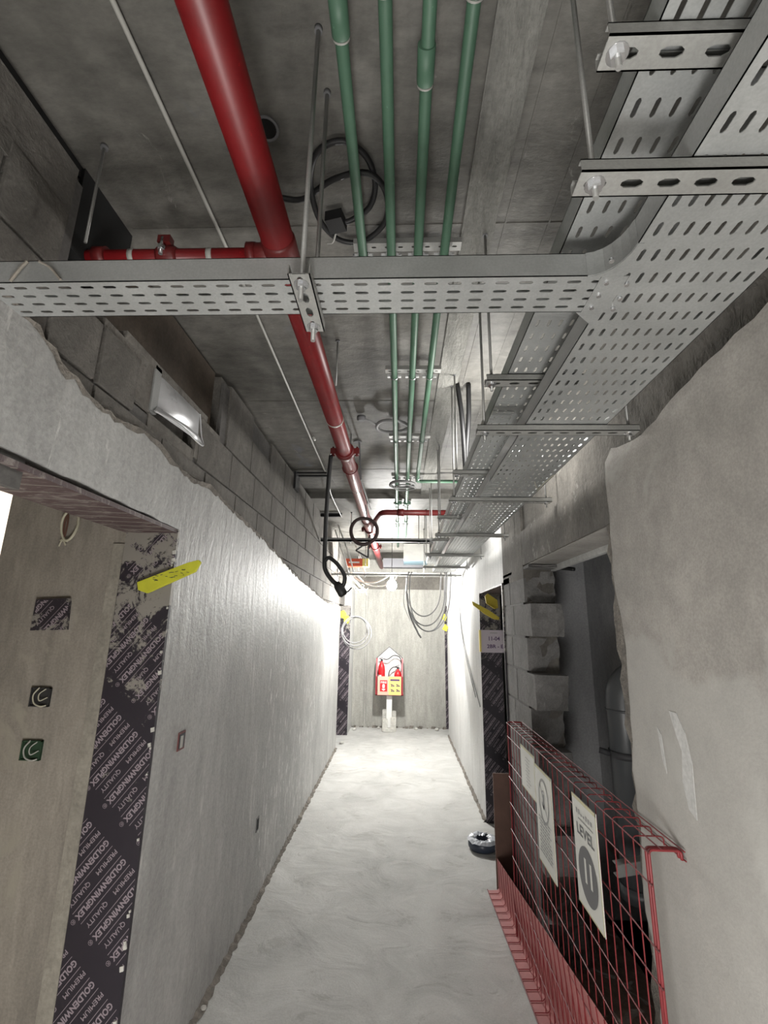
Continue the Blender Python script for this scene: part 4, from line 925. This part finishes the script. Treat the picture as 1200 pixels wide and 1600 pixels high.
def d_level(t, ox, W, H):
    textobj(t, 'lettering', 'ink_grey', [('LEVEL', 0.05, ox(0.5,0.655), W*0.72, 0.001)])
    disc(t, 'round_badge', 'ink_grey', ox(0.5,0.34), W*0.38, W*0.38*1.05)
    o = ox(0.5, 0.275); textobj(t, 'numerals', 'paper', [('11', 0.10, (o[0]-0.0008, o[1], o[2]), W*0.36, 0.004)])
    mb = MB(); rr = random.Random(2)
    for k in range(7):
        p = ox(0.2+k*0.1, 0.845); mb.box(p[0]-0.0004, p[0], p[1]-0.006, p[1]+0.006, p[2], p[2]+rr.uniform(0.006,0.016))
    p, q = ox(0.25,0.80), ox(0.85,0.80); mb.box(p[0]-0.0004,p[0],q[1],p[1],p[2],p[2]+0.003); mb.build('header_mark', 'ink_soft', t)
def text_bars(mb, ox, H, W, v0, v1, n, u0=0.12, u1=0.88, seed=0):
    rr = random.Random(seed)
    for k in range(n):
        v = v1+(v0-v1)*k/max(1, n-1); u = u0+rr.uniform(0,0.08); e = u1-rr.uniform(0,0.15)
        while u < e:
            w_ = rr.uniform(0.05,0.13); a, b = ox(u, v), ox(min(u+w_, e), v); mb.box(a[0]-0.0003, a[0], b[1], a[1], a[2], a[2]+H*0.014); u += w_+0.03
def d_notice(t, ox, W, H):
    disc(t, 'prohibition_ring', 'ink_soft', ox(0.5,0.68), W*0.30, W*0.30*1.25, hole=0.88)
    mb = MB(); c = Vector(ox(0.5,0.68)); mb.obox(c, (0.0002,0,0), (0,W*0.2,W*0.24), (0,0.0015,-0.0015)); mb.obox(c+Vector((0,0,0.0)), (0.0002,0,0), (0,0.010,0), (0,0,0.03)); mb.obox(c+Vector((0,0.01,-0.02)), (0.0002,0,0), (0,0.016,0.006), (0,-0.002,0.008)); mb.lathe((c.x-0.0001, c.y, c.z+0.035), [(0.006,0),(0.006,0.008)], 8)
    mb.build('figure_symbol', 'ink_soft', t)
    mb = MB(); text_bars(mb, ox, H, W, 0.12, 0.47, 11, seed=4); mb.build('printed_lines', 'ink_soft', t)
def d_small(t, ox, W, H):
    mb = MB(); text_bars(mb, ox, H, W, 0.15, 0.78, 9, 0.35, 0.75, seed=7); mb.build('printed_lines', 'ink_soft', t)
bsign('level_sign', 'white laminated sign reading LEVEL 11 on the mesh barrier, nearest of its signs', 1.755, 1.975, 0.745, 1.095, d_level)
bsign('warning_notice', 'white laminated notice with a ring symbol and small print, middle sign on the barrier', 2.235, 2.48, 0.66, 1.06, d_notice)
bsign('small_notice', 'small white laminated notice on the barrier, farthest of its signs', 2.485, 2.745, 0.885, 1.085, d_small)

# ---- riser shaft pipe -----------------------------------------------------------------
t = thing('riser_pipe', 'thick dark grey pipe standing inside the open riser shaft', 'pipe', (1.115, 2.5, 0.55))
mb = MB(); mb.tube(fillet([(1.115,2.5,0.53),(1.115,2.5,1.44),(1.30,2.42,1.50)], 0.10, 8), 0.082, 24); mb.build('pipe_run', 'shaftpipe', t)
mb = MB(); mb.tube([(1.115,2.5,0.50),(1.115,2.5,0.56)], 0.093, 24); mb.build('flange', 'shaftpipe', t)
mb = MB(); mb.tube([(1.115,2.5,1.30),(1.115,2.5,1.31)], 0.086, 24); mb.build('joint_ring', 'shaftpipe', t)
mb = MB(); mb.tube([(1.115,2.5,1.09),(1.115,2.5,1.12)], 0.088, 24); mb.tube([(1.03,2.5,1.105),(0.985,2.52,1.115)], 0.014, 8); mb.build('clamp', 'ink', t)
t = thing('shaft_strut', 'short slotted steel strut crossing inside the riser shaft behind the mesh', 'bracket', (1.05, 2.25, 0.72))
mb = MB(); mb.obox((1.02,2.25,0.735), (0.11,0,0.02), (0,0.003,0), (-0.004,0,0.022)); mb.obox((1.02,2.27,0.757), (0.11,0,0.02), (0,0.02,0), (0,0,0.0015)); mb.obox((1.02,2.27,0.713), (0.11,0,0.02), (0,0.02,0), (0,0,0.0015)); mb.build('channel', 'galv_dull', t)
t = thing('ledge_block', 'dusty concrete block lying on the ledge behind the mesh barrier', 'block', (1.05, 2.3, 0))
mb = MB(); mb.obox((1.03,2.36,0.055), (0.10,0.01,0), (-0.01,0.12,0), (0,0,0.05)); bmesh.ops.bevel(mb.b, geom=mb.b.edges[:], offset=0.006, segments=1, affect='EDGES'); mb.build('block_body', 'ledge', t)
mb = MB(); mb.tube(bend([(0.96,2.98,2.068),(1.03,2.95,2.062),(1.08,2.90,2.05)]), 0.012, 8); tag(mb.build('cable_stub', 'black'), 'short black cable stub under the concrete lintel of the shaft opening', 'cable')

# ---- coil on the floor -----------------------------------------------------------------
t = thing('tape_coil', 'dark blue coil of tape on the floor by the right wall, wrapped in white film', 'coil', (0.695, 4.17, 0))
mb = MB(); P = [(0.055,0.0),(0.10,0.0),(0.112,0.02),(0.112,0.05),(0.10,0.068),(0.06,0.068),(0.05,0.05),(0.05,0.01)]
rings = [[mb.b.verts.new((0.66+r*math.cos(2*PI*k/32), 4.17+r*math.sin(2*PI*k/32), 0.002+z)) for k in range(32)] for r, z in P]
for a, b in zip(rings, rings[1:]+rings[:1]):
    for k in range(32): mb.b.faces.new((a[k], a[(k+1)%32], b[(k+1)%32], b[k])).smooth = True
mb.build('roll', 'tape_blue', t)
mb = MB(); rr = random.Random(9); n = 36; A_ = []
for k in range(n):
    a = 2*PI*k/n; A_.append([mb.b.verts.new((0.66+r*math.cos(a), 4.17+r*math.sin(a), z+rr.uniform(-0.004,0.006))) for r, z in ((0.118+rr.uniform(-0.004,0.006),0.062),(0.10,0.078),(0.075,0.082),(0.052+rr.uniform(-0.012,0.012),0.074))])
for k in range(n):
    if 3 < k < 6: continue
    for q in range(3): mb.b.faces.new((A_[k][q], A_[(k+1)%n][q], A_[(k+1)%n][q+1], A_[k][q+1]))
mb.build('plastic_film', 'plastic_white', t)
# crumbs along the floor edge
spots = [(-0.868,2.30,0.022),(-0.875,2.52,0.014),(-0.872,2.18,0.012),(-0.84,7.3,0.03),(-0.74,8.2,0.03),(0.62,8.3,0.035),(0.28,8.34,0.03),(-0.35,8.36,0.025)]
cl = ['white plaster lump at the foot of the left wall, nearest one', 'small white plaster crumb by the left wall foot, second from the camera', 'tiny white plaster crumb at the very bottom left of the floor', 'plaster lump on the floor by the far left doorway', 'plaster lump at the foot of the end wall, leftmost', 'plaster lump at the foot of the end wall, rightmost', 'plaster lump at the end wall just right of the extinguisher stand', 'plaster lump at the end wall just left of the extinguisher stand']
for k, (x, y, r) in enumerate(spots):
    mb = MB(); bmesh.ops.create_icosphere(mb.b, subdivisions=2, radius=r); rr = random.Random(k)
    for v in mb.b.verts: v.co = Vector((v.co.x*rr.uniform(0.8,1.2)+x, v.co.y*rr.uniform(0.8,1.2)+y, max(0.003, v.co.z*0.7*rr.uniform(0.85,1.15)+r*0.55)))
    tag(mb.build('plaster_lump', 'offwhite'), cl[k], 'rubble', 'plaster lumps on the floor')

# ---- fire extinguisher stand ---------------------------------------------------------------
EYs = 8.18
t = thing('extinguisher_stand', 'red and white fire extinguisher stand on a white post before the end wall', 'stand', (-0.17, EYs, 0))
x0, x1 = -0.40, 0.06
mb = MB(); mb.box(-0.215, -0.125, EYs-0.02, EYs+0.03, 0.06, 0.58); mb.build('post', 'white', t)
mb = MB(); mb.prism([(x0,0.56),(x1,0.56),(x1,1.14),(-0.18,1.32),(x0,1.14)], EYs+0.10, EYs+0.115, 'Y'); mb.build('back_board', 'white', t)
for xx in (x0, x1-0.03):
    mb = MB(); mb.prism([(EYs-0.08,0.56),(EYs+0.10,0.56),(EYs+0.10,1.14),(EYs+0.02,1.14),(EYs-0.08,0.86)], xx, xx+0.025, 'X'); mb.build('side_panel', 'ext_frame', t)
mb = MB(); mb.box(x0, x1, EYs-0.08, EYs+0.10, 0.56, 0.575); mb.build('shelf', 'ext_frame', t)
mb = MB(); mb.tube([(x0+0.01,EYs+0.095,1.14),(-0.18,EYs+0.095,1.325),(x1-0.01,EYs+0.095,1.14)], 0.006, 6); mb.build('roof_trim', 'ink_grey', t)
mb = MB(); mb.box(x0+0.035, x1-0.035, EYs-0.095, EYs-0.082, 0.57, 0.86); fp = mb.build('front_panel', 'ext_pink', t)
mb = MB(); mb.box(-0.18, x1-0.04, EYs-0.097, EYs-0.095, 0.575, 0.855); mb.build('yellow_half', 'ext_yellow', fp)
mb = MB(); mb.box(-0.325,-0.205,EYs-0.098,EYs-0.096,0.625,0.80); mb.build('red_placard', 'ext_red', fp)
bm_ = bmesh.new(); put_text(bm_, 'FIRE', 0.045, (-0.265,EYs-0.0995,0.752), (1,0,0), (0,0,1), 0.001, True, 0.10)
mb = MB(); mb.b.free(); mb.b = bm_; mb.prism([(-0.285,0.68),(-0.245,0.68),(-0.245,0.73),(-0.265,0.745),(-0.285,0.73)], EYs-0.0992, EYs-0.0985, 'Y'); mb.prism([(-0.30,0.66),(-0.265,0.635),(-0.23,0.66),(-0.265,0.672)], EYs-0.0992, EYs-0.0985, 'Y'); mb.build('placard_marks', 'white', fp, recalc=False)
mb = MB(); mb.box(-0.155,0.0,EYs-0.0985,EYs-0.0975,0.79,0.82)
for a, b in ((-0.15,0.70),(-0.06,0.70),(-0.15,0.62),(-0.06,0.62)):
    mb.obox((a+0.03,EYs-0.098,b+0.03),(0.028,0,-0.012),(0,0.0005,0),(0.001,0,0.006)); mb.obox((a+0.035,EYs-0.098,b+0.008),(0.030,0,0.0),(0,0.0005,0),(0,0,0.005)); mb.obox((a+0.02,EYs-0.098,b+0.022),(0.006,0,0),(0,0.0005,0),(0,0,0.018))
mb.build('instruction_drawings', 'purple_ink', fp)
for k, (x, y, a, b, h, m_) in enumerate([(-0.235,EYs-0.02,0.07,0.07,0.20,'offwhite'),(-0.10,EYs-0.02,0.07,0.07,0.22,'offwhite'),(-0.245,EYs+0.09,0.06,0.05,0.32,'offwhite'),(-0.17,EYs-0.06,0.14,0.05,0.06,'offwhite'),(-0.09,EYs+0.09,0.05,0.05,0.30,'offwhite')]):
    mb = MB(); mb.box(x-a/2*1.3, x+a/2*1.3, y-b/2, y+b/2, 0.0, h); bmesh.ops.bevel(mb.b, geom=mb.b.edges[:], offset=0.008, segments=2, affect='EDGES'); mb.build('footing_block', m_, t)
def extinguisher(label, x, y, z, r, h, hose):
    t = thing('fire_extinguisher', label, 'fire extinguisher', (x, y, z))
    mb = MB(); mb.lathe((x,y,z), [(r*0.9,0),(r,0.01),(r,h*0.78),(r*0.92,h*0.86),(r*0.6,h*0.95),(r*0.3,h),(r*0.28,h*1.04)], 20); mb.build('cylinder', 'ext_red', t)
    mb = MB(); mb.lathe((x,y,z+h*1.04), [(r*0.32,0),(r*0.32,0.03),(r*0.2,0.035)], 12); mb.obox((x-0.01,y,z+h*1.04+0.05),(0.035,0,0.012),(0,0.008,0),(0,0,0.004)); mb.obox((x-0.01,y,z+h*1.04+0.032),(0.03,0,-0.004),(0,0.008,0),(0,0,0.004)); mb.build('valve_handle', 'ink', t)
    mb = MB(); mb.tube(bend(hose), 0.008, 8); mb.build('hose', 'black', t)
    mb = MB(); mb.lathe((x,y,z+h*0.25), [(r*1.01,0),(r*1.01,h*0.35)], 20); bmesh.ops.delete(mb.b, geom=[v for v in mb.b.verts if v.co.x > x+0.0], context='VERTS'); mb.build('label_band', 'white', t)
extinguisher('slim red fire extinguisher at the left of the stand', -0.305, EYs+0.0, 0.578, 0.058, 0.50, [(-0.28,EYs,1.13),(-0.2,EYs-0.02,1.13),(-0.10,EYs,1.19),(-0.0,EYs,1.16),(0.03,EYs,1.05),(0.025,EYs,0.92)])
extinguisher('shorter red fire extinguisher at the right of the stand', -0.03, EYs+0.01, 0.578, 0.062, 0.38, [(-0.03,EYs,1.0),(-0.11,EYs-0.02,1.0),(-0.17,EYs-0.02,0.94),(-0.19,EYs-0.02,0.84)])

# ---- lit bulb --------------------------------------------------------------------------------
t = thing('hanging_bulb', 'glaring white bulb hanging below the rails at the far end of the corridor', 'lamp', (-0.12, 6.5, 2.225))
mb = MB(); mb.lathe((-0.12,6.5,2.165), [(0.012,-0.005),(0.045,0.008),(0.066,0.04),(0.07,0.07),(0.062,0.10),(0.04,0.13),(0.022,0.145)], 24); mb.build('bulb', 'bulb', t)
mb = MB(); mb.lathe((-0.12,6.5,2.31), [(0.024,0),(0.026,0.05),(0.012,0.06)], 16); mb.build('socket', 'lamp_socket', t)
mb = MB(); mb.tube([(-0.12,6.5,2.36),(-0.12,6.52,2.60),(-0.12,6.5,2.915)], 0.004, 6); mb.build('flex', 'black', t)

# ---- cable loops at the end of the trays ---------------------------------------------------------
def loops(label, cs, m_, y, rt, group=None):
    t = thing('cable_coil', label, 'cable coil', (cs[0][0], y, cs[0][1]))
    for q, (cx, cz, rx, rz, dy) in enumerate(cs):
        mb = MB(); a0, a1 = -PI*1.12, PI*0.12
        mb.tube([(cx-rx*0.9,y+dy*0.3-0.33,2.338),(cx-rx*0.98,y+dy-0.2,2.30)]+[(cx+rx*math.cos(a), y+dy+0.02*math.sin(a), cz+rz*math.sin(a)) for a in [-PI+PI*k/28 for k in range(29)]]+[(cx+rx*0.98,y+dy-0.2,2.30),(cx+rx*0.9,y+dy*0.3-0.33,2.338)], rt, 6); mb.build('cable', m_, t)
    return t
t = loops('big drooping loops of grey cable hanging below the end of the trays', [(0.33,2.13,0.25,0.44,0.0),(0.36,2.12,0.24,0.50,0.03),(0.37,2.14,0.285,0.52,0.06),(0.31,2.15,0.22,0.34,0.09)], 'wire_grey', 6.1, 0.009)
mb = MB(); mb.tube(bend([(0.09,6.1,2.10),(0.12,6.1,1.85),(0.22,6.1,1.62),(0.27,6.1,1.54)]), 0.012, 6); mb.tube(bend([(0.05,6.1,2.15),(0.05,6.1,1.95),(0.13,6.1,1.75)]), 0.004, 5); mb.build('cable_tail', 'wire_grey', t)
t = thing('cable_coil', 'coil of pale grey cable hanging on the far left wall by the yellow foam', 'cable coil', (-0.68, 6.95, 1.62))
for q, (dx, dz, r) in enumerate([(0,0,0.20),(0.02,-0.03,0.215),(-0.01,0.02,0.18)]):
    mb = MB(); mb.tube([(-0.655+dx+r*math.cos(a), 6.95+q*0.02, 1.60+dz+r*1.05*math.sin(a)) for a in [2*PI*k/32 for k in range(32)]], 0.008, 6, closed=True); mb.build('cable', 'wire_grey', t)
mb = MB(); mb.tube(bend([(0.765,6.25,2.32),(0.772,6.15,2.0),(0.772,5.95,1.6),(0.772,5.3,1.2),(0.77,4.75,0.95)]), 0.006, 6); mb.tube(bend([(0.765,6.28,2.32),(0.772,6.2,2.0),(0.772,6.02,1.62),(0.772,5.5,1.25),(0.77,5.0,1.0)]), 0.005, 6)
tag(mb.build('wall_cable', 'wire_grey'), 'pair of thin grey cables drooping down the bright right wall', 'cable')

# ---- far ceiling clutter ----------------------------------------------------------------------------
t = thing('blue_duct', 'pale blue insulated duct end hanging beside the trays at the far end', 'duct', (0.22, 6.9, 2.7))
mb = MB(); mb.hexa([(0.10,6.7,2.56),(0.32,6.7,2.56),(0.40,6.7,2.56),(0.36,6.9,2.56),(0.05,6.7,2.84),(0.44,6.7,2.84),(0.46,6.9,2.84),(0.05,6.9,2.84)]) if False else mb.box(0.05,0.42,6.75,7.28,2.62,2.86); mb.build('duct_body', 'blueduct', t)
mb = MB(); mb.box(0.045,0.425,6.74,6.77,2.615,2.865); mb.build('flange', 'galv_dull', t)
t = thing('flat_duct', 'flat galvanised duct crossing high above the lit bulb at the far end', 'duct', (-0.2, 7.3, 2.6))
mb = MB(); mb.box(-0.27,0.36,7.35,7.65,2.60,2.72); mb.build('duct_body', 'ink', t)
mb = MB(); mb.box(-0.275,0.365,7.34,7.37,2.59,2.73); mb.build('flange', 'ink', t)
t = thing('printed_carton', 'orange and yellow printed carton tucked on the pipes at the far left', 'box', (-0.55, 6.1, 2.46))
mb = MB(); mb.box(-0.72,-0.50,6.05,6.2,2.44,2.54); mb.build('orange_side', 'orange', t)
mb = MB(); mb.box(-0.50,-0.42,6.05,6.2,2.44,2.54); mb.build('yellow_side', 'ext_yellow', t)
mb = MB(); mb.box(-0.68,-0.54,6.048,6.05,2.48,2.50); mb.build('printed_band', 'white', t)
t = thing('tee_bracket', 'black triangular pipe bracket under the red main behind the hose loop', 'bracket', (-0.4, 5.1, 2.5))
for a, b in (((-0.50,5.1,2.50),(-0.36,5.1,2.60)),((-0.36,5.1,2.60),(-0.36,5.1,2.42)),((-0.50,5.1,2.50),(-0.36,5.1,2.42)),((-0.36,5.1,2.60),(-0.345,5.1,2.68))):
    mb = MB(); mb.tube([a,b], 0.009, 6); mb.build('strut', 'ink', t)
for k, (x, y, z) in enumerate([(-0.40,6.3,2.30),(-0.30,6.4,2.26)]):
    mb = MB(); mb.tube(bend([(x-0.32,6.6,2.41),(x-0.3,6.55,z+0.1),(x-0.15,y,z-0.03),(x+0.05,y,z-0.05),(x+0.22,y,z+0.03),(x+0.26,6.6,2.41)]), 0.009, 6)
    tag(mb.build('slack_cable', 'pvc_white'), ['slack white cable sagging left of the lit bulb, upper one', 'slack white cable sagging left of the lit bulb, lower one'][k], 'cable')
t = thing('wire_tangle', 'pale tangle of wires hanging by the far left wall behind the plug cable', 'wires', (-0.68, 6.8, 2.2)); rr = random.Random(77)
for k in range(7):
    mb = MB(); p = Vector((-0.84, 6.8, 2.32)); P = [p]
    for q in range(5): p = p+Vector((rr.uniform(0.03,0.1), rr.uniform(-0.05,0.05), rr.uniform(-0.09,0.05))); P.append(p.copy())
    mb.tube(bend(P), 0.006, 5); mb.build('wire', 'wire_pale', t)
